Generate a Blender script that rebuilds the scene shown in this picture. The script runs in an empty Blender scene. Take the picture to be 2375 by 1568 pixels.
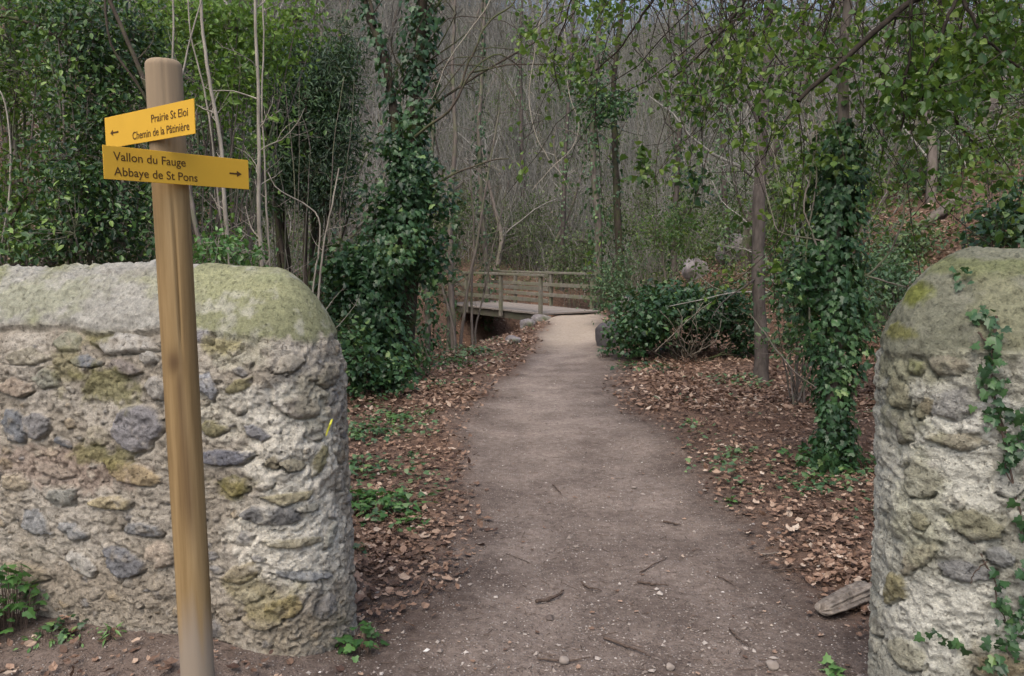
import bpy, math, random
import numpy as np
from mathutils import Vector, Matrix

random.seed(11)
RNG = np.random.default_rng(11)
SC = bpy.context.scene
COL = SC.collection

# ----------------------------------------------------------------------------- camera model
CX, CY, F = 1187.0, 784.0, 1847.0
EYE = 1.6
PITCH = math.radians(6.0)
CP, SP = math.cos(PITCH), math.sin(PITCH)


def U(px, py, d):
    """point at camera-axis depth d on the sight line through a picture point"""
    up = (CY - py) / F
    return np.array([(px - CX) / F * d, d * (CP + up * SP), EYE + d * (-SP + up * CP)])


# ----------------------------------------------------------------------------- noise
def _hash(ix, iy, iz):
    h = (ix * 374761393 + iy * 668265263 + iz * 2147483647 + 1013904223) & 0xFFFFFFFF
    h = ((h ^ (h >> 13)) * 1274126177) & 0xFFFFFFFF
    h = ((h ^ (h >> 16)) * 2246822519) & 0xFFFFFFFF
    return ((h ^ (h >> 15)) & 0xFFFFFF) / float(0xFFFFFF)


def vnoise(x, y, z=None):
    x = np.asarray(x, float); y = np.asarray(y, float)
    z = np.zeros_like(x) if z is None else np.asarray(z, float)
    ix, iy, iz = np.floor(x).astype(np.int64), np.floor(y).astype(np.int64), np.floor(z).astype(np.int64)
    fx, fy, fz = x - ix, y - iy, z - iz
    fx, fy, fz = fx * fx * (3 - 2 * fx), fy * fy * (3 - 2 * fy), fz * fz * (3 - 2 * fz)
    r = 0
    for a in (0, 1):
        for b in (0, 1):
            for c in (0, 1):
                w = (fx if a else 1 - fx) * (fy if b else 1 - fy) * (fz if c else 1 - fz)
                r = r + w * _hash(ix + a, iy + b, iz + c)
    return r * 2 - 1


def fbm(x, y, z=None, o=4, g=.5):
    s, a, t = 0, 1.0, 0
    z0 = 0 if z is None else z
    for k in range(o):
        f = 2.0 ** k
        s = s + a * vnoise(np.asarray(x) * f + 17.3 * k, np.asarray(y) * f - 9.1 * k, np.asarray(z0) * f + np.zeros_like(np.asarray(x, float)) + 3.7 * k)
        t += a
        a *= g
    return s / t


def sst(a, b, x):
    t = np.clip((x - a) / (b - a), 0, 1)
    return t * t * (3 - 2 * t)


# ----------------------------------------------------------------------------- terrain
_PY = [-40, 3, 5, 7.2, 9.5, 12.8, 17.4, 20.3, 24]
_PCX = [.42, .42, .45, .33, .48, .92, 1.36, 1.62, 1.8]
_PHW = [1.6, 1.0, .74, .78, .76, .60, .64, .74, .8]
_RAV = np.array([(-40, 2), (-14, 6.5), (-8, 8.6), (-4.7, 10.8), (-2.9, 14), (-1.7, 18), (-.75, 22.2), (1.3, 25.0), (5, 27.5), (12, 30), (30, 34), (90, 44)], float)


def ravine_sd(x, y):
    """signed distance to the brook line, positive on the far / left bank"""
    best = np.full(np.shape(x), 1e9); sg = np.ones(np.shape(x))
    for a, b in zip(_RAV[:-1], _RAV[1:]):
        d = b - a
        t = np.clip(((x - a[0]) * d[0] + (y - a[1]) * d[1]) / (d @ d), 0, 1)
        qx, qy = x - (a[0] + t * d[0]), y - (a[1] + t * d[1])
        dd = np.hypot(qx, qy)
        s = np.sign(d[0] * qy - d[1] * qx)
        m = dd < best
        best = np.where(m, dd, best); sg = np.where(m, s, sg)
    return best * np.where(sg == 0, 1, sg)


def path_e(x, y):
    n = fbm(np.asarray(x) * 1.1, np.asarray(y) * 1.1, o=3) * .35
    pc = np.interp(y, _PY, _PCX); hw = np.interp(y, _PY, _PHW)
    e = (np.asarray(x) - pc) / hw
    e = np.where(np.asarray(y) > 20.9, np.sign(e) * (np.abs(e) + (np.asarray(y) - 20.9) * 1.2), e)
    return e, n


def path_mask(x, y):
    e, n = path_e(x, y)
    return sst(1.55, .30, np.abs(e) + n)


def H(x, y):
    x = np.asarray(x, float); y = np.asarray(y, float)
    s = ravine_sd(x, y)
    far = np.maximum(0, s - 2.0)
    az = x / np.maximum(y, 1.0)
    ridge = 29.0 + 3.0 * sst(.25, .55, az) + 3.0 * sst(-.1, -.45, az) - 7.0 * np.exp(-((az - .10) / .05) ** 2)
    zf = np.where(far < 4, .28 * far, 1.12 + .86 * (far - 4))
    zf = ridge * (1 - np.exp(-zf / ridge * 1.28))
    xr = np.interp(y, [2, 6, 9, 12, 16, 20, 26], [3.0, 3.3, 3.6, 3.6, 3.0, 3.1, 3.6])
    rr = np.maximum(0, x - xr)
    zr = .62 * rr * sst(0, 1.6, rr) * sst(1.0, 6.0, y)
    zr = 19 * (1 - np.exp(-zr / 19))
    near = np.where(s < 0, 1.0, 0)
    z = np.where(near > 0, zr, zf)
    z = np.maximum(z, zr * sst(3.0, -1.0, s))
    # brook bed
    z = z - 1.65 * sst(2.3, .5, np.abs(s)) * sst(-15, -6, x) * sst(9, 2.5, x)
    z = z + fbm(x * .25, y * .25, o=3) * .35 * sst(2, 7, far + rr)
    pm = path_mask(x, y)
    z = z + fbm(x * 1.7 + 5, y * 1.7, o=3) * (.05 * (1 - pm) + .016) + fbm(x * 7, y * 7, o=2) * .007
    wd_ = (x + .955) * .315 + (y - 3.24) * .949
    z = z + .055 * np.exp(-((wd_ + .30) / .28) ** 2) * sst(-.7, -1.3, x) * sst(6, 4.5, y)
    # the worn hollow of the path, and a low ramp up to the footbridge
    z = z - .03 * pm * sst(2.5, 5, y) + .07 * np.exp(-((y - 19.2) / 2.2) ** 2) * pm
    return z


def H1(x, y):
    return float(H(np.array([x]), np.array([y]))[0])


def G(px, py):
    up = (CY - py) / F
    dx, dy, dz = (px - CX) / F, CP + up * SP, -SP + up * CP
    z = 0.0
    for _ in range(8):
        d = min(max((z - EYE) / dz, 1.0), 60) if dz < 0 else 40
        x, y = dx * d, dy * d
        z = H1(x, y)
    return np.array([x, y, z])


# ----------------------------------------------------------------------------- mesh building
class Acc:
    def __init__(self):
        self.V, self.F, self.T, self.C, self.n = [], [], [], [], 0

    def add(self, V, F, tint=None, col=None):
        V = np.asarray(V, float).reshape(-1, 3)
        self.V.append(V)
        for f in (F if isinstance(F, list) else [F]):
            if len(f):
                self.F.append(np.asarray(f, np.int64) + self.n)
        self.T.append(np.full(len(V), .5) if tint is None else np.broadcast_to(np.asarray(tint, float), (len(V),)))
        self.C.append(col)
        self.n += len(V)

    def build(self, name, m, parent=None, smooth=False):
        V = np.concatenate(self.V); T = np.concatenate(self.T)
        me = bpy.data.meshes.new(name)
        me.vertices.add(len(V)); me.vertices.foreach_set('co', V.astype(np.float32).ravel())
        loops = np.concatenate([f.ravel() for f in self.F]); tot = np.concatenate([np.full(len(f), f.shape[1]) for f in self.F])
        start = np.concatenate([[0], np.cumsum(tot)[:-1]])
        me.loops.add(len(loops)); me.loops.foreach_set('vertex_index', loops.astype(np.int32))
        me.polygons.add(len(tot)); me.polygons.foreach_set('loop_start', start.astype(np.int32))
        me.polygons.foreach_set('use_smooth', np.full(len(tot), bool(smooth)))
        me.update(calc_edges=True)
        a = me.attributes.new('tint', 'FLOAT', 'POINT'); a.data.foreach_set('value', T.astype(np.float32))
        if self.C[0] is not None:
            Cc = np.concatenate(self.C)
            c = me.attributes.new('rgb', 'FLOAT_COLOR', 'POINT')
            c.data.foreach_set('color', np.concatenate([Cc, np.ones((len(Cc), 1))], 1).astype(np.float32).ravel())
        me.materials.append(m)
        o = bpy.data.objects.new(name, me); COL.objects.link(o)
        if parent is not None:
            o.parent = parent
        return o


def tag(o, label, cat, group=None):
    o['label'] = label; o['category'] = cat
    if group:
        o['group'] = group
    return o


def thing(name, label, cat, loc=(0, 0, 0), group=None):
    """an Empty at the thing's base; its parts are built in local coordinates"""
    o = bpy.data.objects.new(name, None); COL.objects.link(o)
    o.location = [float(v) for v in loc]; o.empty_display_size = .1
    return tag(o, label, cat, group)


def kind(o, k):
    o['kind'] = k
    return o


def norm(v):
    v = np.asarray(v, float)
    return v / np.maximum(np.linalg.norm(v, axis=-1, keepdims=True), 1e-9)


def tube(acc, pts, rad, k=5, tint=.5, cap=True, rough=0.0):
    pts = np.asarray(pts, float); n = len(pts)
    rad = np.broadcast_to(np.asarray(rad, float), (n,))
    t = np.gradient(pts, axis=0); t = norm(t)
    ref = np.array([0, 0, 1.0]) if abs(t[0][2]) < .9 else np.array([1.0, 0, 0])
    u = norm(np.cross(t, ref)); w = np.cross(t, u)
    for i in range(1, n):                                   # keep the frames from flipping
        a = u[i - 1] - t[i] * (u[i - 1] @ t[i]); u[i] = a / max(np.linalg.norm(a), 1e-9); w[i] = np.cross(t[i], u[i])
    ang = np.arange(k) / k * 2 * np.pi
    rr = rad[:, None] * np.ones(k)
    if rough:
        zz = np.arange(n)[:, None] * .7
        rr = rr * (1 + rough * vnoise(np.cos(ang)[None] * 1.6 + zz * 0, np.sin(ang)[None] * 1.6 + 7, zz + 0 * ang[None]))
    V = pts[:, None] + rr[..., None] * (np.cos(ang)[None, :, None] * u[:, None] + np.sin(ang)[None, :, None] * w[:, None])
    i = np.arange(n - 1)[:, None] * k; j = np.arange(k)[None]; j2 = (j + 1) % k
    Fq = np.stack([i + j, i + j2, i + k + j2, i + k + j], -1).reshape(-1, 4)
    fs = [Fq]
    if cap:
        fs += [np.arange(k)[None, ::-1], (np.arange(k) + (n - 1) * k)[None]]
    acc.add(V.reshape(-1, 3), fs, tint)


def box(acc, c, ax, hs, tint=.5, bev=0.0):
    """box from centre, 3 axes (rows) and half sizes, with chamfered long edges"""
    ax = np.asarray(ax, float); hs = np.asarray(hs, float); c = np.asarray(c, float)
    b = bev
    prof = np.array([(-hs[1] + b, -hs[2]), (hs[1] - b, -hs[2]), (hs[1], -hs[2] + b), (hs[1], hs[2] - b), (hs[1] - b, hs[2]), (-hs[1] + b, hs[2]), (-hs[1], hs[2] - b), (-hs[1], -hs[2] + b)])
    if b == 0:
        prof = np.array([(-hs[1], -hs[2]), (hs[1], -hs[2]), (hs[1], hs[2]), (-hs[1], hs[2])])
    k = len(prof)
    V = []
    for s in (-1, 1):
        for p in prof:
            V.append(c + ax[0] * s * hs[0] + ax[1] * p[0] + ax[2] * p[1])
    j = np.arange(k); j2 = (j + 1) % k
    acc.add(V, [np.stack([j, j2, j2 + k, j + k], -1), np.arange(k)[None, ::-1], (np.arange(k) + k)[None]], tint)


# leaf templates: x across, y along, z out
LEAF6 = (np.array([(0, 0, 0), (.22, .25, .05), (.25, .6, .06), (0, 1, -.06), (-.25, .6, .06), (-.22, .25, .05)], float), [np.array([(0, 1, 2, 3), (0, 3, 4, 5)])])
LEAF4 = (np.array([(0, 0, 0), (.3, .45, .08), (0, 1, -.05), (-.3, .45, .08)], float), [np.array([(0, 1, 2), (0, 2, 3)])])
NARROW = (np.array([(0, 0, 0), (.12, .4, .03), (0, 1, -.05), (-.12, .4, .03)], float), [np.array([(0, 1, 2), (0, 2, 3)])])
_iv = [(0, .08), (.3, -.06), (.5, .16), (.3, .36), (.34, .6), (.13, .68), (0, 1.0)]
_ivo = _iv + [(-x, y) for x, y in _iv[-2:0:-1]]
IVY = (np.array([(0, .38, .0)] + [(x, y, -.22 * abs(x) - .08 * y * y) for x, y in _ivo], float), [np.array([(0, i + 1, (i + 1) % len(_ivo) + 1) for i in range(len(_ivo))])])
IVY5 = (np.array([(0, .05, 0), (.42, .08, -.08), (.3, .5, -.05), (0, 1, -.1), (-.3, .5, -.05), (-.42, .08, -.08)], float), [np.array([(0, 1, 2, 3), (0, 3, 4, 5)])])
DEAD = (np.array([(0, 0, .10), (.2, .18, .0), (.34, .5, .14), (.18, .8, .02), (0, 1, .2), (-.18, .8, .05), (-.32, .5, .10), (-.22, .18, .05), (0, .5, -.02)], float),
        [np.array([(0, 1, 8), (1, 2, 8), (2, 3, 8), (3, 4, 8), (4, 5, 8), (5, 6, 8), (6, 7, 8), (7, 0, 8)])])
DEAD4 = (np.array([(0, 0, .08), (.3, .45, -.02), (0, 1, .14), (-.3, .5, .05)], float), [np.array([(0, 1, 2), (0, 2, 3)])])


def leaves(acc, tpl, pos, axis, nrm, size, tint):
    pos = np.asarray(pos, float); N = len(pos)
    if N == 0:
        return
    Vt, Ft = tpl
    y = norm(axis); z = norm(nrm - y * np.sum(nrm * y, -1, keepdims=True)); x = np.cross(y, z)
    s = np.broadcast_to(np.asarray(size, float), (N,))[:, None, None]
    V = pos[:, None] + s * (Vt[None, :, 0:1] * x[:, None] + Vt[None, :, 1:2] * y[:, None] + Vt[None, :, 2:3] * z[:, None])
    k = len(Vt); off = (np.arange(N) * k)[:, None, None]
    acc.add(V.reshape(-1, 3), [(f[None] + off).reshape(-1, f.shape[1]) for f in Ft], np.repeat(np.broadcast_to(tint, (N,)), k))


def rdir(n):
    return norm(RNG.normal(size=(n, 3)))


def wander(p0, d0, L, n, wig, pull=(0, 0, 0)):
    p = np.array(p0, float); d = norm(np.array(d0, float)); out = [p.copy()]
    for i in range(n):
        d = norm(d + RNG.normal(size=3) * wig + np.array(pull))
        p = p + d * L / n
        out.append(p.copy())
    return np.array(out)


# ----------------------------------------------------------------------------- materials
def mat(name):
    m = bpy.data.materials.new(name); m.use_nodes = True
    nt = m.node_tree; b = nt.nodes['Principled BSDF']
    return m, nt, b


def N(nt, t, **kw):
    n = nt.nodes.new(t)
    for k, v in kw.items():
        if k == 'inp':
            for a, b in v.items():
                n.inputs[a].default_value = b
        else:
            setattr(n, k, v)
    return n


def ramp(nt, fac, stops):
    r = nt.nodes.new('ShaderNodeValToRGB')
    el = r.color_ramp.elements
    while len(el) < len(stops):
        el.new(.5)
    for e, (p, c) in zip(el, stops):
        e.position = p; e.color = (*c, 1)
    nt.links.new(fac, r.inputs[0])
    return r.outputs[0]


def noise(nt, co, scale, detail=4, rough=.55, stretch=None):
    if stretch:
        mp = N(nt, 'ShaderNodeMapping'); mp.inputs['Scale'].default_value = stretch
        nt.links.new(co, mp.inputs[0]); co = mp.outputs[0]
    n = N(nt, 'ShaderNodeTexNoise', inp={'Scale': scale, 'Detail': detail, 'Roughness': rough})
    nt.links.new(co, n.inputs['Vector'])
    return n.outputs['Fac']


def mixc(nt, f, a, b, mode='MIX'):
    m = N(nt, 'ShaderNodeMix', data_type='RGBA', blend_type=mode)
    if isinstance(f, float):
        m.inputs[0].default_value = f
    else:
        nt.links.new(f, m.inputs[0])
    for s, i in ((a, 6), (b, 7)):
        if isinstance(s, tuple):
            m.inputs[i].default_value = (*s, 1)
        else:
            nt.links.new(s, m.inputs[i])
    return m.outputs[2]


def bump(nt, b, h, s, dist=.01):
    n = N(nt, 'ShaderNodeBump', inp={'Strength': s, 'Distance': dist}); nt.links.new(h, n.inputs['Height'])
    nt.links.new(n.outputs[0], b.inputs['Normal'])


def attr(nt, name, out='Fac'):
    return N(nt, 'ShaderNodeAttribute', attribute_name=name).outputs[out]


def leafmat(name, stops, rough=.45, trans=.3, spec=.5):
    m, nt, b = mat(name)
    c = ramp(nt, attr(nt, 'tint'), stops)
    nt.links.new(c, b.inputs['Base Color']); b.inputs['Roughness'].default_value = rough
    b.inputs['Specular IOR Level'].default_value = spec
    if trans:
        t = N(nt, 'ShaderNodeBsdfTranslucent'); c2 = mixc(nt, .5, c, (.16, .26, .03)) if 'dead' not in name else c
        nt.links.new(c2, t.inputs[0])
        mx = N(nt, 'ShaderNodeMixShader'); mx.inputs[0].default_value = trans
        nt.links.new(b.outputs[0], mx.inputs[1]); nt.links.new(t.outputs[0], mx.inputs[2])
        nt.links.new(mx.outputs[0], nt.nodes['Material Output'].inputs['Surface'])
    return m


M = {}
M['ivy'] = leafmat('ivy_leaf', [(0, (.010, .030, .012)), (.45, (.026, .070, .026)), (.8, (.062, .135, .045)), (1, (.15, .23, .07))], .42, .18, .45)
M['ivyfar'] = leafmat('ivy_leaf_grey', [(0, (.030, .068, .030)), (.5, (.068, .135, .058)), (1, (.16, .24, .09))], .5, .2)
M['ever'] = leafmat('evergreen_leaf', [(0, (.008, .024, .009)), (.45, (.024, .066, .018)), (.8, (.075, .150, .035)), (1, (.18, .28, .06))], .42, .2, .4)
M['lime'] = leafmat('spring_leaf', [(0, (.05, .11, .018)), (.5, (.11, .21, .03)), (1, (.24, .36, .06))], .5, .4)
M['canopy'] = leafmat('canopy_leaf', [(0, (.020, .056, .012)), (.5, (.062, .130, .020)), (1, (.19, .27, .05))], .42, .40)
M['yew'] = leafmat('fine_dark_leaf', [(0, (.010, .026, .012)), (.5, (.022, .055, .020)), (1, (.06, .12, .032))], .55, .12)
M['olive'] = leafmat('dull_leaf', [(0, (.038, .062, .022)), (.5, (.085, .128, .040)), (1, (.17, .22, .075))], .55, .25)
M['plant'] = leafmat('fresh_leaf', [(0, (.03, .085, .022)), (.5, (.065, .16, .038)), (1, (.16, .30, .09))], .45, .3)
M['dead'] = leafmat('dead_leaf', [(0, (.060, .033, .024)), (.25, (.135, .085, .060)), (.55, (.27, .170, .115)), (.8, (.41, .30, .22)), (1, (.55, .47, .38))], .65, .15, .3)


def barkmat(name, c1, c2, moss=None, sc=14):
    m, nt, b = mat(name)
    co = N(nt, 'ShaderNodeTexCoord').outputs['Object']
    f = noise(nt, co, sc, 6, .65, (1, 1, .3))
    c = ramp(nt, f, [(.3, c1), (.7, c2)])
    if moss:
        f2 = noise(nt, co, 3.5, 5, .6)
        c = mixc(nt, ramp(nt, f2, [(.48, (0, 0, 0)), (.62, (1, 1, 1))]), c, moss)
    v = N(nt, 'ShaderNodeMapRange', inp={1: 0, 2: 1, 3: .65, 4: 1.35}); nt.links.new(attr(nt, 'tint'), v.inputs[0])
    h = N(nt, 'ShaderNodeVectorMath', operation='SCALE'); nt.links.new(c, h.inputs[0]); nt.links.new(v.outputs[0], h.inputs[3])
    nt.links.new(h.outputs[0], b.inputs['Base Color']); b.inputs['Roughness'].default_value = .9
    b.inputs['Specular IOR Level'].default_value = .2
    bump(nt, b, f, .8, .012)
    return m


M['bark'] = barkmat('grey_bark', (.075, .062, .052), (.19, .162, .14), (.12, .13, .075))
M['barkbrown'] = barkmat('brown_grey_bark', (.045, .038, .033), (.125, .106, .092), None, 18)
M['limb'] = barkmat('dark_limb_bark', (.016, .012, .009), (.050, .039, .029))
M['barkdark'] = barkmat('dark_bark', (.030, .024, .018), (.085, .068, .052), (.06, .07, .03))
M['barkpale'] = barkmat('pale_bark', (.17, .15, .12), (.36, .325, .27))
M['twig'] = barkmat('hill_twig', (.12, .115, .098), (.33, .315, .278))
M['vine'] = barkmat('pale_vine', (.24, .21, .16), (.42, .38, .31))
M['deadwood'] = barkmat('dead_wood', (.13, .11, .085), (.27, .24, .19))
M['stick'] = barkmat('dead_stick', (.045, .032, .026), (.15, .11, .085), None, 40)
M['log'] = barkmat('weathered_wood', (.085, .07, .058), (.30, .26, .215), None, 30)


def groundmat():
    m, nt, b = mat('woodland_ground')
    co = N(nt, 'ShaderNodeTexCoord').outputs['Object']
    n1 = noise(nt, co, 2.2, 6, .6); n2 = noise(nt, co, 22, 6, .7); n3 = noise(nt, co, 120, 3, .7)
    soil = ramp(nt, n2, [(.25, (.054, .040, .033)), (.5, (.108, .083, .069)), (.75, (.18, .145, .122))])
    pathc = ramp(nt, n2, [(.25, (.205, .166, .140)), (.5, (.315, .264, .226)), (.75, (.43, .374, .332))])
    pale = ramp(nt, n1, [(.32, (.60, .57, .56)), (.5, (.86, .84, .83)), (.66, (1.08, 1.06, 1.04))])
    pm = attr(nt, 'pathmask')
    c = mixc(nt, pm, soil, pathc)
    c = mixc(nt, 1.0, c, pale, 'MULTIPLY')
    # grit: little pale and dark stones
    v = N(nt, 'ShaderNodeTexVoronoi', inp={'Scale': 60, 'Randomness': 1}); nt.links.new(co, v.inputs['Vector'])
    sp = ramp(nt, v.outputs['Distance'], [(.18, (1, 1, 1)), (.30, (0, 0, 0))])
    stone = ramp(nt, N(nt, 'ShaderNodeSeparateColor').outputs[0], [(0, (0, 0, 0)), (1, (1, 1, 1))])
    sep = stone.node.inputs[0].links[0].from_node; nt.links.new(v.outputs['Color'], sep.inputs[0])
    stonec = ramp(nt, sep.outputs[0], [(0, (.10, .08, .07)), (.55, (.24, .20, .175)), (.85, (.40, .36, .32)), (1, (.58, .54, .50))])
    c = mixc(nt, N_mul(nt, sp, .8), c, stonec)
    c = mixc(nt, 1.0, c, ramp(nt, n3, [(.3, (.72, .72, .72)), (.7, (1.22, 1.22, 1.22))]), 'MULTIPLY')
    c = mixc(nt, attr(nt, 'sand'), c, ramp(nt, n2, [(.25, (.33, .27, .205)), (.5, (.45, .375, .295)), (.75, (.56, .48, .39))]))
    # litter and green ground cover away from the path
    lit = attr(nt, 'litter')
    nl = noise(nt, co, 9, 6, .75)
    litc = ramp(nt, nl, [(.25, (.06, .034, .024)), (.45, (.13, .078, .052)), (.6, (.22, .135, .092)), (.75, (.30, .21, .155))])
    c = mixc(nt, lit, c, litc)
    # far bank: grey green forest floor
    c = mixc(nt, attr(nt, 'far'), c, ramp(nt, nl, [(.3, (.040, .044, .030)), (.55, (.085, .092, .062)), (.75, (.15, .150, .112))]))
    gr = attr(nt, 'green')
    gc = ramp(nt, nl, [(.3, (.02, .035, .014)), (.6, (.06, .09, .035)), (.8, (.11, .14, .06))])
    c = mixc(nt, gr, c, gc)
    nt.links.new(c, b.inputs['Base Color']); b.inputs['Roughness'].default_value = .95
    b.inputs['Specular IOR Level'].default_value = .15
    s = N(nt, 'ShaderNodeMath', operation='ADD'); nt.links.new(n2, s.inputs[0]); nt.links.new(n3, s.inputs[1])
    s2 = N(nt, 'ShaderNodeMath', operation='ADD'); nt.links.new(s.outputs[0], s2.inputs[0]); nt.links.new(sp, s2.inputs[1])
    bump(nt, b, s2.outputs[0], .9, .012)
    return m


def N_mul(nt, a, k):
    m = N(nt, 'ShaderNodeMath', operation='MULTIPLY'); nt.links.new(a, m.inputs[0]); m.inputs[1].default_value = k
    return m.outputs[0]


M['ground'] = groundmat()


def stonewallmat(cap=False):
    m, nt, b = mat('coping_render' if cap else 'stone_and_mortar')
    co = N(nt, 'ShaderNodeTexCoord').outputs['Object']
    n1 = noise(nt, co, 35, 8, .7); n2 = noise(nt, co, 150, 4, .7)
    c = mixc(nt, 1.0, attr(nt, 'rgb', 'Color'), ramp(nt, n1, [(.3, (.66, .66, .66)), (.5, (1, 1, 1)), (.72, (1.3, 1.29, 1.26))]), 'MULTIPLY')
    c = mixc(nt, 1.0, c, ramp(nt, n2, [(.3, (.74, .74, .74)), (.7, (1.2, 1.2, 1.2))]), 'MULTIPLY')
    nt.links.new(c, b.inputs['Base Color']); b.inputs['Roughness'].default_value = .95
    b.inputs['Specular IOR Level'].default_value = .15
    pit = ramp(nt, noise(nt, co, 60, 5, .75), [(.34, (.42, .40, .38)), (.43, (1, 1, 1))])
    c = mixc(nt, .3 if cap else .8, c, pit, 'MULTIPLY'); nt.links.new(c, b.inputs['Base Color'])
    s = N(nt, 'ShaderNodeMath', operation='ADD'); nt.links.new(n1, s.inputs[0]); nt.links.new(n2, s.inputs[1])
    s3 = N(nt, 'ShaderNodeMath', operation='ADD'); nt.links.new(s.outputs[0], s3.inputs[0]); nt.links.new(pit, s3.inputs[1])
    bump(nt, b, s3.outputs[0], 1.0, .004 if cap else .012)
    return m


M['wall'] = stonewallmat()
M['coping'] = stonewallmat(True)


def simple(name, col, rough=.6, spec=.4, metal=0):
    m, nt, b = mat(name)
    co = N(nt, 'ShaderNodeTexCoord').outputs['Object']
    f = noise(nt, co, 12, 5, .6)
    c = mixc(nt, 1.0, col, ramp(nt, f, [(.3, (.965, .965, .965)), (.7, (1.03, 1.03, 1.03))]), 'MULTIPLY')
    nt.links.new(c, b.inputs['Base Color']); b.inputs['Roughness'].default_value = rough; b.inputs['Metallic'].default_value = metal
    b.inputs['Specular IOR Level'].default_value = spec
    return m


M['board'] = simple('ochre_yellow_paint', (.60, .355, .040), .65, .15)
M['ink'] = simple('brown_black_ink', (.075, .035, .006), .5, .3)
M['steel'] = simple('zinc_bolt', (.35, .35, .34), .4, .5, .8)
M['yellowpaint'] = simple('bright_yellow_paint', (.72, .70, .08), .7, .2)


def postmat():
    m, nt, b = mat('round_pine_timber')
    co = N(nt, 'ShaderNodeTexCoord').outputs['Object']
    g = noise(nt, co, 26, 6, .6, (1, 1, .045))
    g2 = noise(nt, co, 7, 4, .55, (1, 1, .12))
    big = noise(nt, co, 1.6, 3, .5, (1.5, 1.5, .7))
    c = ramp(nt, g, [(.28, (.135, .084, .036)), (.5, (.245, .163, .072)), (.72, (.35, .248, .125))])
    c = mixc(nt, ramp(nt, g2, [(.55, (0, 0, 0)), (.72, (1, 1, 1))]), c, (.20, .115, .045))
    # a streak of dark heartwood in the lower half, its top grey with weather
    dk = attr(nt, 'tint')
    c = mixc(nt, ramp(nt, dk, [(.5, (0, 0, 0)), (1, (1, 1, 1))]), c, (.058, .029, .014))
    c = mixc(nt, ramp(nt, dk, [(0, (1, 1, 1)), (.45, (0, 0, 0))]), c, (.27, .225, .175))
    nt.links.new(c, b.inputs['Base Color']); b.inputs['Roughness'].default_value = .75
    b.inputs['Specular IOR Level'].default_value = .25
    bump(nt, b, g, .6, .004)
    return m


M['post'] = postmat()


def plankmat(name, a, b2, g):
    m, nt, b = mat(name)
    co = N(nt, 'ShaderNodeTexCoord').outputs['Object']
    f = noise(nt, co, 9, 6, .65); f2 = noise(nt, co, 2.5, 4, .6)
    c = ramp(nt, f, [(.3, a), (.7, b2)])
    c = mixc(nt, ramp(nt, f2, [(.42, (0, 0, 0)), (.62, (1, 1, 1))]), c, g)
    nt.links.new(c, b.inputs['Base Color']); b.inputs['Roughness'].default_value = .85
    bump(nt, b, f, .4, .01)
    return m


M['rail'] = plankmat('algae_green_timber', (.105, .095, .075), (.225, .205, .168), (.135, .14, .085))
M['deck'] = plankmat('grey_deck_timber', (.17, .15, .13), (.30, .265, .235), (.23, .20, .175))
M['beam'] = plankmat('dark_beam_timber', (.05, .045, .035), (.11, .095, .07), (.08, .08, .05))


def rockmat():
    m, nt, b = mat('limestone_boulder')
    co = N(nt, 'ShaderNodeTexCoord').outputs['Object']
    f = noise(nt, co, 5, 8, .65); f2 = noise(nt, co, 1.7, 4, .6)
    c = ramp(nt, f, [(.28, (.09, .08, .082)), (.5, (.20, .18, .178)), (.75, (.36, .335, .32))])
    c = mixc(nt, ramp(nt, f2, [(.52, (0, 0, 0)), (.66, (1, 1, 1))]), c, (.075, .085, .045))
    nt.links.new(c, b.inputs['Base Color']); b.inputs['Roughness'].default_value = .95
    bump(nt, b, f, .8, .04)
    return m


M['rock'] = rockmat()
M['rockdark'] = plankmat('dark_stone', (.035, .031, .034), (.10, .092, .095), (.07, .065, .066))
M['gravel'] = leafmat('gravel_stone', [(0, (.10, .08, .07)), (.5, (.25, .215, .185)), (.85, (.40, .36, .32)), (1, (.66, .63, .58))], .9, 0, .2)

# ----------------------------------------------------------------------------- world, sun, camera
w = bpy.data.worlds.new('World'); SC.world = w; w.use_nodes = True
SUN_EL, SUN_ROT = math.radians(58), math.radians(205)
sky = w.node_tree.nodes.new('ShaderNodeTexSky'); sky.sky_type = 'NISHITA'; sky.sun_disc = False
sky.sun_elevation = SUN_EL; sky.sun_rotation = SUN_ROT
sky.air_density = 1.0; sky.dust_density = 5.0; sky.ozone_density = 1.0
bg = w.node_tree.nodes['Background']; w.node_tree.links.new(sky.outputs[0], bg.inputs[0]); bg.inputs[1].default_value = .15
sl = bpy.data.lights.new('overcast_sun', 'SUN'); sl.energy = .6; sl.angle = math.radians(60); sl.color = (1, .985, .965)
so = bpy.data.objects.new('overcast_sun', sl); COL.objects.link(so)
sd = Vector((math.sin(SUN_ROT) * math.cos(SUN_EL), math.cos(SUN_ROT) * math.cos(SUN_EL), math.sin(SUN_EL)))
so.rotation_euler = sd.to_track_quat('Z', 'Y').to_euler(); so.location = (0, 0, 30)
cam = bpy.data.cameras.new('camera'); cam.lens = F / 2374 * 36; cam.sensor_width = 36; cam.clip_end = 600; cam.clip_start = .05
co_ = bpy.data.objects.new('camera', cam); COL.objects.link(co_)
co_.location = (0, 0, EYE); co_.rotation_euler = (math.pi / 2 - PITCH, 0, 0)
SC.camera = co_
SC.view_settings.view_transform = 'Standard'; SC.view_settings.look = 'None'; SC.view_settings.gamma = 1; SC.view_settings.exposure = .82
SC.cycles.max_bounces = 6; SC.cycles.diffuse_bounces = 4; SC.cycles.glossy_bounces = 2; SC.cycles.transmission_bounces = 4
SC.cycles.use_denoising = True
SC.cycles.use_adaptive_sampling = True; SC.cycles.adaptive_threshold = .02


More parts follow.
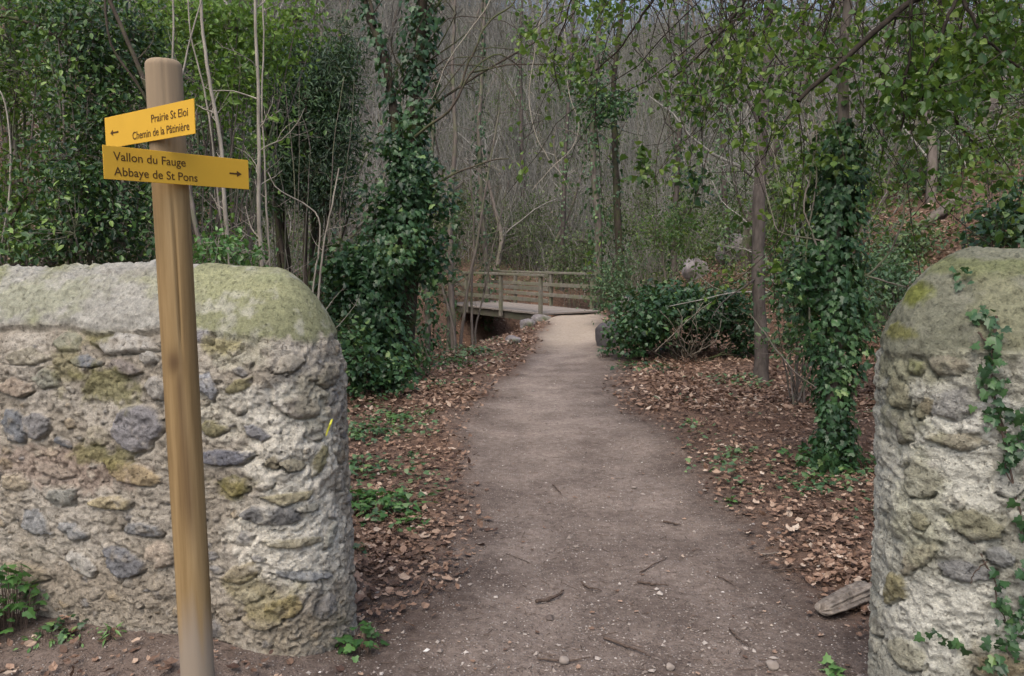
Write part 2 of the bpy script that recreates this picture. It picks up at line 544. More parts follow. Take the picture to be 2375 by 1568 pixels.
# ----------------------------------------------------------------------------- ground and path
def axis(lo, mid0, mid1, hi, step, grow):
    a = list(np.arange(mid0, mid1, step)); s = step
    while a[-1] < hi:
        s *= grow; a.append(a[-1] + s)
    b = []; s = step; v = mid0
    while v > lo:
        s *= grow; v -= s; b.append(v)
    return np.array(b[::-1] + a)


def wall_dist(x, y):
    """distance in front of / around the two gate walls, used to keep litter out of them"""
    d = np.full(np.shape(x), 9.0)
    for c0, a, L in ((LW_C, LW_A, 4.2), (RW_C, RW_A, 3.2)):
        t = np.clip((x - c0[0]) * a[0] + (y - c0[1]) * a[1], 0, L)
        d = np.minimum(d, np.hypot(x - c0[0] - t * a[0], y - c0[1] - t * a[1]))
    return d


LW_C, LW_A = np.array([-.955, 3.24]), norm(np.array([-.949, .315]))
RW_C, RW_A = np.array([1.455, 2.50]), norm(np.array([.949, -.315]))
WALL_R = .27


def litter_mask(x, y):
    e, n = path_e(x, y)
    a = np.where(e < 0, -e * 1.12, e * .90) + n * 1.1
    L = sst(.80, 1.5, a)
    L = L * (.5 + .5 * sst(-.35, .25, fbm(x * .9 + 40, y * .9, o=3)))
    front = sst(2.6, 4.3, y + .33 * (x - .2))
    L = L * (.06 + .94 * front)
    return L


gx = axis(-75, -3.2, 5.0, 75, .045, 1.055)
gy = axis(-25, 1.8, 9.0, 110, .045, 1.018)
X, Y = np.meshgrid(gx, gy, indexing='ij')
Z = H(X, Y)
nx, ny = X.shape
fi = (np.arange(nx - 1)[:, None] * ny + np.arange(ny - 1)[None]).ravel()
FQ = np.stack([fi, fi + ny, fi + ny + 1, fi + 1], -1)
pm = path_mask(X, Y) * sst(21.6, 20.8, Y)
# trodden soil before the gate is paler on the walked line only
pm_col = pm * (.60 + .40 * sst(3.6, 7.5, Y)) * (.72 + .28 * sst(-.3, .35, fbm(X * 2.3, Y * 1.2, o=4)))
pm_col = np.maximum(pm_col, .55 * sst(4.0, 3.2, Y + .3 * X) * sst(-.3, -.9, X))
pm_col = pm_col * (1 - .55 * sst(4.6, 3.0, Y) * sst(.35, 1.1, np.abs(X - .45)))
sd_ = ravine_sd(X, Y)
lit = np.maximum(litter_mask(X, Y), sst(1.0, 3.0, sd_) * .9)
lit = np.where(np.abs(sd_) < 1.2, .25, lit)
lit = lit * (1 - .72 * sst(28.5, 33, Y) * (sd_ > 0))
grn = sst(.05, .5, fbm(X * .5 + 9, Y * .5 + 2, o=4)) * sst(4, 9, np.abs(X - 1.2) + Y * .15) * .75
farm = .85 * sst(27.5, 33, Y) * (sd_ > 0)
sand = pm * sst(12.8, 15.5, Y + fbm(X * .9, Y * .9, o=3) * 1.5) * .8
pf = (pm.ravel()[FQ].mean(1) > .5)


def ground_part(name, sel):
    fs = FQ[sel]
    idx, inv = np.unique(fs, return_inverse=True)
    a = Acc(); a.add(np.stack([X.ravel()[idx], Y.ravel()[idx], Z.ravel()[idx]], -1), inv.reshape(fs.shape))
    o = a.build(name, M['ground'], smooth=True)
    for nm, arr in (('pathmask', pm_col), ('litter', lit), ('green', grn), ('sand', sand), ('far', farm)):
        at = o.data.attributes.new(nm, 'FLOAT', 'POINT'); at.data.foreach_set('value', arr.ravel()[idx].astype(np.float32))
    return kind(o, 'structure')


ground_part('ground', ~pf)
ground_part('path', pf)


# ----------------------------------------------------------------------------- gate walls
def make_wall(name, label, c0, a, flip, Hh, stones, zones, nfill, L, seed):
    rg = np.random.default_rng(seed)
    R = WALL_R
    n = np.array([-a[1], a[0]]) * flip                     # faces the camera
    if n[1] > 0:
        n = -n
    step = .0055
    u = np.concatenate([np.arange(-L, -2.0, .03), np.arange(-2.0, math.pi * R * .75, step), np.arange(math.pi * R * .75, math.pi * R + L, .05)])
    RZ = zones['rz']
    zs = np.arange(-.25, Hh - RZ, step)
    ph = np.linspace(0, math.pi / 2, int((R + RZ) * .785 / step))[1:]
    zz = np.concatenate([zs, Hh - RZ + RZ * np.sin(ph) ** (2 / zones['pw'])]); cph = np.concatenate([np.ones(len(zs)), np.maximum(np.cos(ph), 0) ** (2 / zones['pw'])])
    sv = np.concatenate([zs, zs[-1] + (R + RZ) * .5 * ph])               # arc length up the wall
    th = np.clip(u / R, 0, math.pi)
    rad = n[None] * np.cos(th)[:, None] - a[None] * np.sin(th)[:, None]
    cen = c0[None] + a[None] * np.where(u < 0, -u, np.where(u > math.pi * R, u - math.pi * R, 0))[:, None]
    Uu, Vv = np.meshgrid(u, sv, indexing='ij')
    bat = zones['bat'] * np.clip(1 - zz / 1.2, 0, 1.3)
    base = np.empty((len(u), len(zz), 3))
    base[..., :2] = cen[:, None] + rad[:, None] * (R * cph + bat * 1)[None, :, None]
    base[..., 2] = zz[None]
    nor = np.empty_like(base); nor[..., :2] = rad[:, None] * cph[None, :, None]; nor[..., 2] = np.sqrt(np.clip(1 - cph ** 2, 0, 1))[None]
    # slow sway of the whole wall
    P3 = base
    x3, y3, z3 = P3[..., 0], P3[..., 1], P3[..., 2]
    slow = fbm(x3 * 2.2, y3 * 2.2, z3 * 2.2, o=2) * .018
    along = ((cen - c0[None]) @ a)[:, None] + 0 * Vv
    topw = fbm(along * 1.9 + 3, Vv * 0 + seed, o=3) * .035 * sst(-.05, .3, along)
    r1 = fbm(x3 * 9, y3 * 9, z3 * 9, o=5, g=.66) * .020 - np.abs(fbm(x3 * 7 + 3, y3 * 7, z3 * 15, o=4, g=.6)) * .020
    r2 = fbm(x3 * 38, y3 * 38, z3 * 38, o=3, g=.7) * .012 - .010 * sst(.25, .5, fbm(x3 * 26 + 9, y3 * 26, z3 * 30, o=2))
    # picture position of each surface point, only to read off where each stone of the wall sits
    def pix(Pw):
        dz = Pw[..., 2] - EYE
        dep = Pw[..., 1] * CP - dz * SP
        upv = Pw[..., 1] * SP + dz * CP
        return CX + F * Pw[..., 0] / dep, CY - F * upv / dep, dep
    px, py, dep = pix(base)
    view = norm(np.array([0, 0, EYE]) - base)
    facing = np.sum(view * nor, -1)
    def locate(tx, ty):
        d2 = (px - tx) ** 2 + (py - ty) ** 2 + np.where(facing < .1, 1e9, 0)
        i, j = np.unravel_index(np.argmin(d2), d2.shape)
        return i, j
    coping_z = Hh - zones['copd'] - .005 + fbm(Uu * 3.1 + seed, Vv * 0, o=3) * .035
    cop = z3 > coping_z
    # mortar colours
    nz = fbm(x3 * 5, y3 * 5, z3 * 5, o=4); nz2 = fbm(x3 * 16 + 4, y3 * 16, z3 * 16, o=4, g=.6)
    def lerp(a_, b_, t):
        return a_ * (1 - t[..., None]) + np.asarray(b_) * t[..., None]
    colr = np.empty_like(base); colr[:] = zones['mortar']
    colr = lerp(colr, zones['mortar2'], sst(-.2, .35, nz))
    disp = r1 + r2
    for (tx, ty, rx, ry, c, k) in zones['patch']:
        i, j = locate(tx, ty)
        sc = dep[i, j] / F
        q = np.hypot((Uu - u[i]) / (rx * sc / max(facing[i, j], .45)), (Vv - sv[j]) / (ry * sc)) + nz2 * .55
        colr = lerp(colr, c, sst(1.1, .6, q) * k)
    # stones: those read from the picture, then a random fill
    S = []
    for (tx, ty, rx, ry, rot, c, h) in stones:
        i, j = locate(tx, ty)
        sc = dep[i, j] / F
        S.append((u[i], sv[j], rx * sc / max(facing[i, j], .5), ry * sc, rot, c, h))
    taken = list(S)
    tries = 0
    while len(S) < len(stones) + nfill and tries < 16000:
        tries += 1
        uu = rg.uniform(-2.4, math.pi * R * .95); vv = rg.uniform(-.1, Hh - zones['copd'] - .03)
        A = .012 + .052 * rg.uniform() ** 1.4; B = A * rg.uniform(.4, .9)
        if any(abs(uu - s[0]) < (A + s[2]) * .90 and abs(vv - s[1]) < (B + s[3]) * .88 for s in taken):
            continue
        c = np.array(zones['fill'][rg.integers(len(zones['fill']))]) * rg.uniform(.8, 1.2)
        s = (uu, vv, A, B, rg.uniform(-25, 25), tuple(c), rg.uniform(-.002, .009))
        S.append(s); taken.append(s)
    for k, (uu, vv, A, B, rot, c, h) in enumerate(S):
        m = max(A, B) * 1.6
        i0, i1 = np.searchsorted(u, [uu - m, uu + m]); j0, j1 = np.searchsorted(sv, [vv - m, vv + m])
        if i1 <= i0 or j1 <= j0:
            continue
        sl_ = (slice(i0, i1), slice(j0, j1))
        du, dv = Uu[sl_] - uu, Vv[sl_] - vv
        cr, sr = math.cos(math.radians(rot)), math.sin(math.radians(rot))
        p, q_ = (du * cr + dv * sr) / A, (-du * sr + dv * cr) / B
        wob = fbm(du / A * 1.5 + k * 7.1, dv / B * 1.5 + k * 3.3, o=4, g=.65)
        nk = rg.integers(5, 9); pa = (np.arange(nk) + rg.uniform(-.28, .28, nk)) / nk * 2 * np.pi; pr_ = rg.uniform(.74, 1.0, nk)
        q = np.max(np.stack([(p * math.cos(pa[w_]) + q_ * math.sin(pa[w_])) / pr_[w_] for w_ in range(nk)]), 0)
        q = np.maximum(q, .72 * np.hypot(p, q_)) + wob * .30
        msk = sst(1.0, .90, q)
        smear = .35 + .65 * sst(-.25, .2, fbm(x3[sl_] * 22 + k, y3[sl_] * 22, z3[sl_] * 22, o=3, g=.6) + (.25 if k < len(stones) else -.02))
        if msk.max() <= 0:
            continue
        facet = (p * rg.normal() + q_ * rg.normal()) * .005 + np.maximum(0, p * rg.normal() + q_ * rg.normal() - .3) * -.008 + fbm(du * 28 + k, dv * 28 - k, o=4, g=.65) * .012
        top = h * .6 + facet * .8 - .010 * np.clip(q, 0, 1) ** 6 + r2[sl_] * .8
        gap = np.exp(-((q - 1.05) / .07) ** 2) * (.008 + .012 * max(0, rg.normal(.4, .6))) * (1 + .7 * np.sign(-q_))
        disp[sl_] = (disp[sl_] - gap) * (1 - msk) + top * msk
        cc = np.array(c)[None, None] * (1 + .25 * fbm(du / A * 3 + k, dv / B * 3, o=3))[..., None]
        mm = msk * smear * (.92 if k < len(stones) else .75)
        colr[sl_] = colr[sl_] * (1 - mm[..., None]) + cc * mm[..., None]
    # lichen and moss over stone and mortar alike
    for (tx, ty, rx, ry, c, k) in zones['moss']:
        i, j = locate(tx, ty)
        sc = dep[i, j] / F
        q = np.hypot((Uu - u[i]) / (rx * sc / max(facing[i, j], .45)), (Vv - sv[j]) / (ry * sc)) + nz2 * .9 + nz * .3
        colr = lerp(colr, c, sst(1.05, .45, q) * k)
    # coping render
    ccol = np.empty_like(base); ccol[:] = zones['cop']
    ccol = lerp(ccol, zones['cop2'], sst(-.25, .3, nz + zones['cop_u'](Uu)))
    ccol = lerp(ccol, zones['cop3'], sst(.05, .45, nz2) * .55)
    rough_l = zones['cop_rough'](Uu)
    ce = sst(-.012, .012, z3 - coping_z)
    cdisp = zones['proud'] * sst(.30, -.1, Uu) * (1 - nor[..., 2]) + .004 + r2 * (.15 + rough_l * .75) + r1 * (.12 + rough_l * .8)
    over = np.exp(-((z3 - coping_z + .012) / .010) ** 2) * .014 * zones['lip'](Uu)
    disp = (disp - over) * (1 - ce) + cdisp * ce
    cw = sst(-.018, .018, z3 - coping_z + nz2 * .06 * sst(-.45, -.05, Uu))
    colr = colr * (1 - cw[..., None]) + ccol * cw[..., None]
    for (tx, ty, rx, ry, c, k) in zones.get('copmoss', []):
        i, j = locate(tx, ty)
        sc = dep[i, j] / F
        q = np.hypot((Uu - u[i]) / (rx * sc / max(facing[i, j], .45)), (Vv - sv[j]) / (ry * sc)) + nz2 * .8 + nz * .3
        colr = lerp(colr, c, sst(1.05, .45, q) * k)
    P = base + nor * (disp + slow)[..., None]
    P[:, -1] = P[:, -1].copy(); P[..., 2] += (topw * sst(Hh - RZ, Hh - RZ * .3, zz)[None])
    nu, nv = Uu.shape
    f0 = (np.arange(nu - 1)[:, None] * nv + np.arange(nv - 1)[None]).ravel()
    Q = np.stack([f0, f0 + nv, f0 + nv + 1, f0 + 1], -1)
    cf = cop.ravel()[Q].mean(1) > .5
    root = thing(name, label, 'wall', (c0[0], c0[1], 0))
    loc = np.array([c0[0], c0[1], 0])
    for pn, sel in (('wall_body', ~cf), ('coping', cf)):
        fs = Q[sel]; idx, inv = np.unique(fs, return_inverse=True)
        A_ = Acc(); A_.add(P.reshape(-1, 3)[idx] - loc, inv.reshape(fs.shape), None, np.clip(colr.reshape(-1, 3)[idx], .01, .85))
        A_.build(pn, M['wall' if pn == 'wall_body' else 'coping'], root, smooth=True)
    return root, locate, P, nor, loc


GB, GR, DG = (.20, .215, .23), (.30, .295, .28), (.15, .15, .155)
PALE, TAN, OCH, OLV = (.46, .44, .39), (.42, .36, .26), (.37, .28, .14), (.24, .22, .12)
left_stones = [
    (290, 801, 69, 26, 4, PALE, .034), (196, 840, 36, 19, 0, GB, .012), (294, 857, 37, 24, -8, (.27, .24, .215), .026), (349, 831, 22, 16, 10, PALE, .02),
    (105, 879, 29, 27, 0, (.30, .30, .24), .014), (156, 795, 30, 22, 0, (.30, .30, .22), .012), (29, 991, 25, 44, 10, GB, .016), (78, 988, 33, 36, 0, (.24, .235, .23), .022),
    (225, 1010, 24, 29, 0, (.40, .36, .27), .028), (320, 995, 66, 62, 20, (.27, .262, .268), .034), (142, 1028, 20, 13, -15, GB, .012), (476, 893, 20, 38, 30, (.30, .31, .33), .016),
    (469, 773, 22, 18, 0, (.33, .32, .33), .012), (552, 897, 30, 16, 25, OLV, .012), (589, 1002, 38, 18, -25, (.25, .25, .26), .016), (523, 1060, 60, 24, 6, (.17, .175, .20), .03),
    (632, 1075, 21, 19, 0, (.25, .22, .15), .01), (683, 1079, 28, 17, -10, (.31, .28, .20), .01), (745, 1068, 18, 42, -30, OLV, .012), (672, 846, 42, 24, 20, (.35, .32, .26), .014),
    (490, 995, 32, 22, 0, OLV, .014), (309, 1099, 66, 28, -10, (.38, .30, .18), .022), (255, 1168, 52, 20, 6, (.40, .34, .21), .03), (78, 1215, 28, 36, 0, (.29, .295, .29), .018),
    (328, 1230, 42, 22, 0, (.24, .245, .245), .016), (280, 1303, 44, 40, -10, (.20, .205, .215), .024), (182, 1310, 34, 28, -20, PALE, .018), (33, 1121, 30, 22, 0, TAN, .016),
    (135, 1154, 30, 22, 10, (.33, .33, .29), .016), (164, 1230, 30, 22, -10, (.27, .275, .27), .016), (364, 1288, 30, 36, 0, (.44, .37, .29), .014),
    (626, 1201, 70, 26, -4, (.19, .19, .185), .024), (673, 1154, 55, 17, -3, (.37, .33, .21), .016), (690, 1260, 66, 15, -6, (.40, .36, .25), .018),
    (540, 1128, 36, 28, 0, OLV, .012), (655, 1416, 46, 30, 12, (.36, .29, .15), .02), (710, 1340, 68, 14, -12, (.30, .31, .31), .018), (770, 1240, 30, 14, 55, (.28, .28, .24), .016),
    (560, 1330, 40, 24, 20, (.36, .31, .21), .012), (600, 1440, 44, 26, 0, (.37, .32, .22), .01), (60, 1330, 50, 30, 0, (.34, .29, .21), .014), (120, 1090, 44, 18, -8, (.36, .30, .24), .014),
    (700, 950, 60, 30, -14, (.36, .32, .27), .016), (770, 870, 22, 36, 0, (.27, .25, .20), .014), (60, 830, 50, 24, 5, (.37, .34, .26), .014), (430, 1180, 30, 26, 0, (.40, .35, .28), .012),
    (720, 1180, 30, 12, 0, (.28, .27, .22), .012), (360, 900, 30, 34, 0, (.38, .36, .32), .016), (30, 900, 34, 26, 0, (.38, .31, .24), .014),
]
left_zones = dict(
    rz=.42, pw=1.55, bat=.02, copd=.262, proud=.010,
    mortar=(.37, .33, .265), mortar2=(.47, .43, .36),
    patch=[(680, 1050, 130, 150, (.72, .68, .57), .95), (690, 1250, 150, 160, (.74, .70, .59), .95), (520, 960, 90, 80, (.52, .49, .40), .8), (620, 940, 120, 60, (.68, .65, .56), .85), (150, 1090, 160, 60, (.39, .30, .24), .7), (250, 1380, 300, 70, (.33, .285, .22), .7), (700, 1480, 140, 60, (.36, .31, .225), .7), (560, 820, 70, 50, (.46, .44, .34), .7)],
    moss=[(240, 905, 75, 62, (.225, .215, .085), .75), (220, 780, 40, 26, (.235, .22, .08), .7), (240, 1062, 62, 34, (.205, .195, .07), .7), (550, 1128, 50, 34, (.25, .215, .07), .7), (150, 860, 40, 90, (.27, .25, .12), .6), (600, 1380, 90, 60, (.30, .26, .12), .6), (520, 800, 50, 26, (.31, .28, .11), .6), (730, 930, 60, 90, (.31, .29, .20), .5)],
    fill=[(.34, .30, .24), (.40, .35, .27), (.27, .265, .26), (.44, .40, .32), (.24, .24, .24), (.36, .29, .19), (.47, .44, .38)],
    cop=(.275, .268, .235), cop2=(.195, .20, .115), cop3=(.38, .37, .32),
    cop_u=lambda u: np.where(u > -.36, .55, -.12) + .0 * u, cop_rough=lambda u: sst(-.25, -.5, u),
    lip=lambda u: sst(-.05, -.3, u),
    copmoss=[(90, 690, 90, 46, (.255, .265, .175), .6), (560, 660, 170, 60, (.27, .275, .155), .5), (330, 640, 60, 20, (.22, .21, .18), .6), (420, 720, 60, 20, (.25, .24, .20), .6), (640, 640, 50, 26, (.22, .235, .13), .7)])
right_stones = [
    (2206, 940, 52, 42, 4, (.29, .285, .26), .014), (2095, 998, 20, 30, -40, (.22, .205, .165), .016), (2210, 1021, 72, 19, 3, (.30, .275, .20), .016), (2138, 1110, 42, 58, 35, (.29, .275, .235), .012),
    (2129, 1212, 20, 24, 0, (.22, .19, .12), .008), (2257, 1216, 64, 32, 10, (.24, .23, .165), .018), (2121, 1297, 60, 24, -48, (.30, .27, .20), .014), (2231, 1327, 66, 30, -8, (.25, .25, .24), .012),
    (2066, 1365, 18, 60, 35, (.25, .225, .12), .020), (2091, 1518, 52, 46, 0, (.34, .33, .25), .012), (2119, 852, 20, 26, 0, (.25, .26, .13), .010), (2199, 852, 46, 30, 8, (.26, .235, .175), .014),
    (2079, 908, 26, 40, 10, (.24, .21, .14), .012), (2139, 948, 16, 34, 30, (.26, .23, .15), .012), (2320, 1290, 40, 26, 12, (.27, .275, .26), .014), (2340, 1130, 36, 24, 0, (.28, .28, .25), .012), (2330, 1560, 60, 40, 0, (.28, .23, .15), .02),
]
right_zones = dict(
    rz=.37, pw=1.75, bat=-.03, copd=.30, proud=.0,
    mortar=(.38, .375, .31), mortar2=(.47, .465, .395),
    patch=[(2180, 1100, 160, 160, (.66, .65, .56), .75), (2280, 960, 100, 60, (.72, .71, .63), .8), (2180, 1440, 200, 120, (.68, .67, .58), .8), (2100, 820, 110, 90, (.26, .26, .18), .8)],
    moss=[(2080, 920, 60, 120, (.24, .24, .16), .7), (2250, 1210, 70, 36, (.25, .24, .15), .5), (2130, 1180, 70, 200, (.40, .40, .27), .5), (2320, 1550, 90, 50, (.24, .21, .13), .6)],
    fill=[(.36, .34, .27), (.30, .29, .24), (.42, .40, .33), (.28, .25, .17)],
    cop=(.115, .118, .084), cop2=(.15, .152, .11), cop3=(.22, .215, .17),
    cop_u=lambda u: 0 * u, cop_rough=lambda u: .45 + 0 * u, lip=lambda u: .15 + 0 * u,
    copmoss=[(2120, 680, 46, 34, (.12, .135, .025), .85), (2090, 770, 46, 24, (.13, .13, .04), .8), (2250, 620, 200, 40, (.125, .14, .06), .7), (2320, 720, 80, 120, (.19, .19, .115), .6)])

lw, lw_loc, LWP, LWN, lwl = make_wall('stone_wall', 'rubble stone gate wall with smooth rounded greenish coping, behind the wooden signpost', LW_C, LW_A, 1, 1.548, left_stones, left_zones, 520, 4.0, 3)
rw, rw_loc, RWP, RWN, rwl = make_wall('stone_wall', 'rubble stone gate wall with creeping ivy, opposite the signpost across the path', RW_C, RW_A, 1, 1.615, right_stones, right_zones, 60, 2.6, 9)

# yellow trail stroke on the end of the left wall
a = Acc()
st = [(771, 972), (764, 984), (762, 997), (759, 1012)]
pts = []
for (tx, ty) in st:
    i, j = lw_loc(tx, ty)
    pts.append((LWP[i, j] + LWN[i, j] * .012, LWN[i, j]))
V = []
for k, (p, nn) in enumerate(pts):
    tng = norm(np.cross(nn, [0, 0, 1.0])); wd = [.006, .0075, .0065, .004][k]
    V += [p - tng * wd - lwl, p - lwl + nn * .003, p + tng * wd - lwl]
Fm = []
for k in range(3):
    Fm += [(3 * k, 3 * k + 1, 3 * k + 4, 3 * k + 3), (3 * k + 1, 3 * k + 2, 3 * k + 5, 3 * k + 4)]
a.add(V, np.array(Fm)); a.build('paint_mark', M['yellowpaint'], lw)

# ----------------------------------------------------------------------------- signpost
PB = np.array([-.9465, 0, 0]); py0 = 2.2065
ptop = U(379, 140, 2.2)
PX, PYc = ptop[0], ptop[1]
pbot = U(459, 1568, 2.40)
lean = (ptop - pbot) / (ptop[2] - pbot[2])
zg = H1(pbot[0], pbot[1])
base = ptop - lean * (ptop[2] - zg)
sp = thing('signpost', 'round wooden trail signpost carrying two yellow direction boards', 'signpost', base)
a = Acc(); R = .0478; k = 64
zs = np.concatenate([np.arange(-.25, ptop[2] - zg - .02, .012), ptop[2] - zg - .018 + .018 * np.sin(np.linspace(0, 1.5708, 7))])
rr = np.concatenate([np.ones(len(zs) - 7) * R, R - .015 + .015 * np.cos(np.linspace(0, 1.5708, 7))])
rr = np.append(rr, [.02, .0005]); zs = np.append(zs, [ptop[2] - zg + .002, ptop[2] - zg + .0025])
ang = np.arange(k) / k * 2 * np.pi
ZZ, AA = np.meshgrid(zs, ang, indexing='ij')
RR = rr[:, None] + vnoise(np.cos(AA) * 2, np.sin(AA) * 2, ZZ * 3) * .0014
ca = -1.08 + .05 * np.sin(ZZ * 2.3)                                   # seasoning check
dA = np.abs((AA - ca + np.pi) % (2 * np.pi) - np.pi)
RR -= .012 * sst(.075, .0, dA) * sst(1.28, 1.42, ZZ) * sst(1.80, 1.70, ZZ)
RR -= .004 * sst(.09, .0, np.abs((AA + 1.2 + np.pi) % (2 * np.pi) - np.pi)) * sst(1.75, 1.9, ZZ)
Vp = np.stack([RR * np.cos(AA) + lean[0] * ZZ, RR * np.sin(AA) + lean[1] * ZZ, ZZ], -1)
tt = np.full(ZZ.shape, .5)
s1 = 1.0 * np.exp(-((AA - 5.08 - .10 * np.sin(ZZ * 4)) / (.30 + .1 * np.sin(ZZ * 9))) ** 2) * sst(.70, .9, ZZ) * sst(1.36, 1.22, ZZ)
s1 = np.maximum(s1 * (.55 + .45 * fbm(AA * 9, ZZ * 1.5, o=3)), .75 * np.exp(-((ZZ - 1.30) / .035) ** 2 - ((AA - 4.75) / .45) ** 2))
tt += .5 * np.clip(s1, 0, 1)
tt -= .45 * np.maximum(sst(.66, .42, ZZ + fbm(AA * 2, ZZ, o=2) * .1), .62 * sst(1.75, 2.0, ZZ))
i = np.arange(len(zs) - 1)[:, None] * k; j = np.arange(k)[None]; j2 = (j + 1) % k
a.add(Vp.reshape(-1, 3), [np.stack([i + j, i + j2, i + k + j2, i + k + j], -1).reshape(-1, 4), (np.arange(k) + (len(zs) - 1) * k)[None]], np.clip(tt, 0, 1).ravel())
a.build('post', M['post'], sp, smooth=True)


def sign_board(pl, pr, h, ztop, label, lines, arrow, align):
    """pl, pr: plan points of the two ends; a thin folded aluminium plate"""
    pl, pr = np.asarray(pl, float), np.asarray(pr, float)
    x = norm(np.array([*(pr - pl), 0.0])); Lg = np.linalg.norm(pr - pl)
    y = np.array([0, 0, 1.0]); z = np.cross(x, y)
    if z[1] > 0:
        z = -z
    org = np.array([*pl, ztop - h]) - base
    a = Acc()
    box(a, org + x * Lg / 2 + y * h / 2 - z * .0012, np.array([x, y, z]), (Lg / 2, h / 2, .0012), bev=.0006)
    b = a.build('sign_board', M['board'], sp); b['label'] = label
    rot = Matrix((x, y, z)).transposed().to_4x4()
    for (txt, u0, u1, v, hh) in lines:
        cu = bpy.data.curves.new('lettering', 'FONT'); cu.body = txt; cu.size = 1; cu.extrude = .01; cu.offset = .004; cu.align_x = 'LEFT'
        cu.materials.append(M['ink'])
        o = bpy.data.objects.new('lettering', cu); COL.objects.link(o)
        bpy.context.view_layer.update()
        wd = o.dimensions.x
        sx = (u1 - u0) * Lg / wd
        pos = org + x * u0 * Lg + y * v * h + z * .0006
        me = bpy.data.meshes.new_from_object(o.evaluated_get(bpy.context.evaluated_depsgraph_get()))
        me.transform(Matrix.Translation(Vector(pos)) @ rot @ Matrix.Diagonal((sx, hh * h, .02, 1)))
        bpy.data.objects.remove(o)
        o = bpy.data.objects.new('lettering', me); COL.objects.link(o); o.parent = b
    a = Acc(); u0, u1, v, s = arrow
    p0, p1 = org + x * u0 * Lg + y * v * h + z * .0005, org + x * u1 * Lg + y * v * h + z * .0005
    dr = norm(p1 - p0); hw = .0022
    hd = .014
    V = [p0 - y * hw, p0 + y * hw, p1 - dr * hd + y * hw, p1 - dr * hd - y * hw, p1, p1 - dr * hd * 1.15 + y * .0085, p1 - dr * hd * 1.15 - y * .0085]
    V2 = [v_ + z * .0004 for v_ in V]
    a.add(V + V2, [np.array([(7, 8, 9, 10), (0, 3, 2, 1)]), np.array([(11, 12, 13), (4, 6, 5)])])
    a.build('arrow', M['ink'], b)
    for uu in s:
        a = Acc(); c = org + x * uu * Lg + y * h * .5
        tube(a, [c - z * .002, c + z * .0015, c + z * .0022], [.0045, .0045, .003], 10)
        a.build('bolt', M['steel'], b)


def plan(px_, d):
    q = U(px_, 300, d)
    return q[:2]


# upper board swings towards the viewer on its right, the lower one on its left
pUL, pUR = U(242, 268, 2.322), U(449, 235, 2.0317)
pLL, pLR = U(238, 338, 2.013), U(575, 370, 2.343)
sign_board(pUL[:2], pUR[:2], .0882, (pUL[2] + pUR[2]) / 2, 'shorter yellow board with its arrow pointing left',
           [('Prairie St Eloi', .55, .935, .55, .34), ('Chemin de la P\u00e2tini\u00e8re', .33, .945, .14, .34)], (.165, .065, .47, ()), 'r')
sign_board(pLL[:2], pLR[:2], .0850, (pLL[2] + pLR[2]) / 2, 'longer yellow board with its arrow pointing right',
           [('Vallon du Fauge', .06, .53, .58, .37), ('Abbaye de St Pons', .06, .61, .13, .37)], (.85, .945, .50, ()), 'l')

# ----------------------------------------------------------------------------- footbridge
BA = np.array([.80, 20.25]); bu = norm(np.array([-.55, .835])); bn = np.array([-bu[1], bu[0]]) * -1
BL, BW = 6.4, 1.85
bz = H1(BA[0] + .3, BA[1] - .4) + .05
br = thing('footbridge', 'wooden footbridge with post and rail sides where the path turns off', 'bridge', (BA[0], BA[1], bz))
b3, n3, u3 = np.array([*bu, 0]), np.array([*bn, 0]), np.array([0, 0, 1.0])
a = Acc()
npl = 44
for q in range(npl):
    box(a, b3 * (q + .5) * BL / npl + n3 * BW / 2 + u3 * RNG.normal(0, .003), np.array([n3, b3, u3]), (BW / 2 + RNG.uniform(0, .02), BL / npl / 2 - .005, .022), RNG.uniform(0, 1), .004)
a.build('deck', M['deck'], br)
for s in (.10, BW - .10):
    a = Acc(); box(a, b3 * BL / 2 + n3 * s - u3 * .125, np.array([b3, n3, u3]), (BL / 2, .05, .10), .5, .006); a.build('beam', M['beam'], br)
for side, off in ((-.055, 0.0), (BW + .055, .35)):
    rl = bpy.data.objects.new('railing', None); COL.objects.link(rl); rl.parent = br
    for q in range(4):
        a = Acc(); c = b3 * (off + .05 + q * 1.88) + n3 * side
        box(a, c + u3 * .40, np.array([u3, b3, n3]), (.56, .048, .042), .5, .008)
        a.build('post', M['rail'], rl)
    for hz, hh, dd in ((.935, .030, .07), (.64, .052, .02), (.34, .052, .02)):
        a = Acc(); sg = -1 if side < 0 else 1
        offn = 0 if hz > .9 else -sg * .062
        zc = .985 if hz > .9 else hz
        box(a, b3 * (off + 2.87) + n3 * (side + offn) + u3 * zc, np.array([b3, u3, n3]), (3.05, hh, dd), .5, .006)
        a.build('rail', M['rail'], rl)


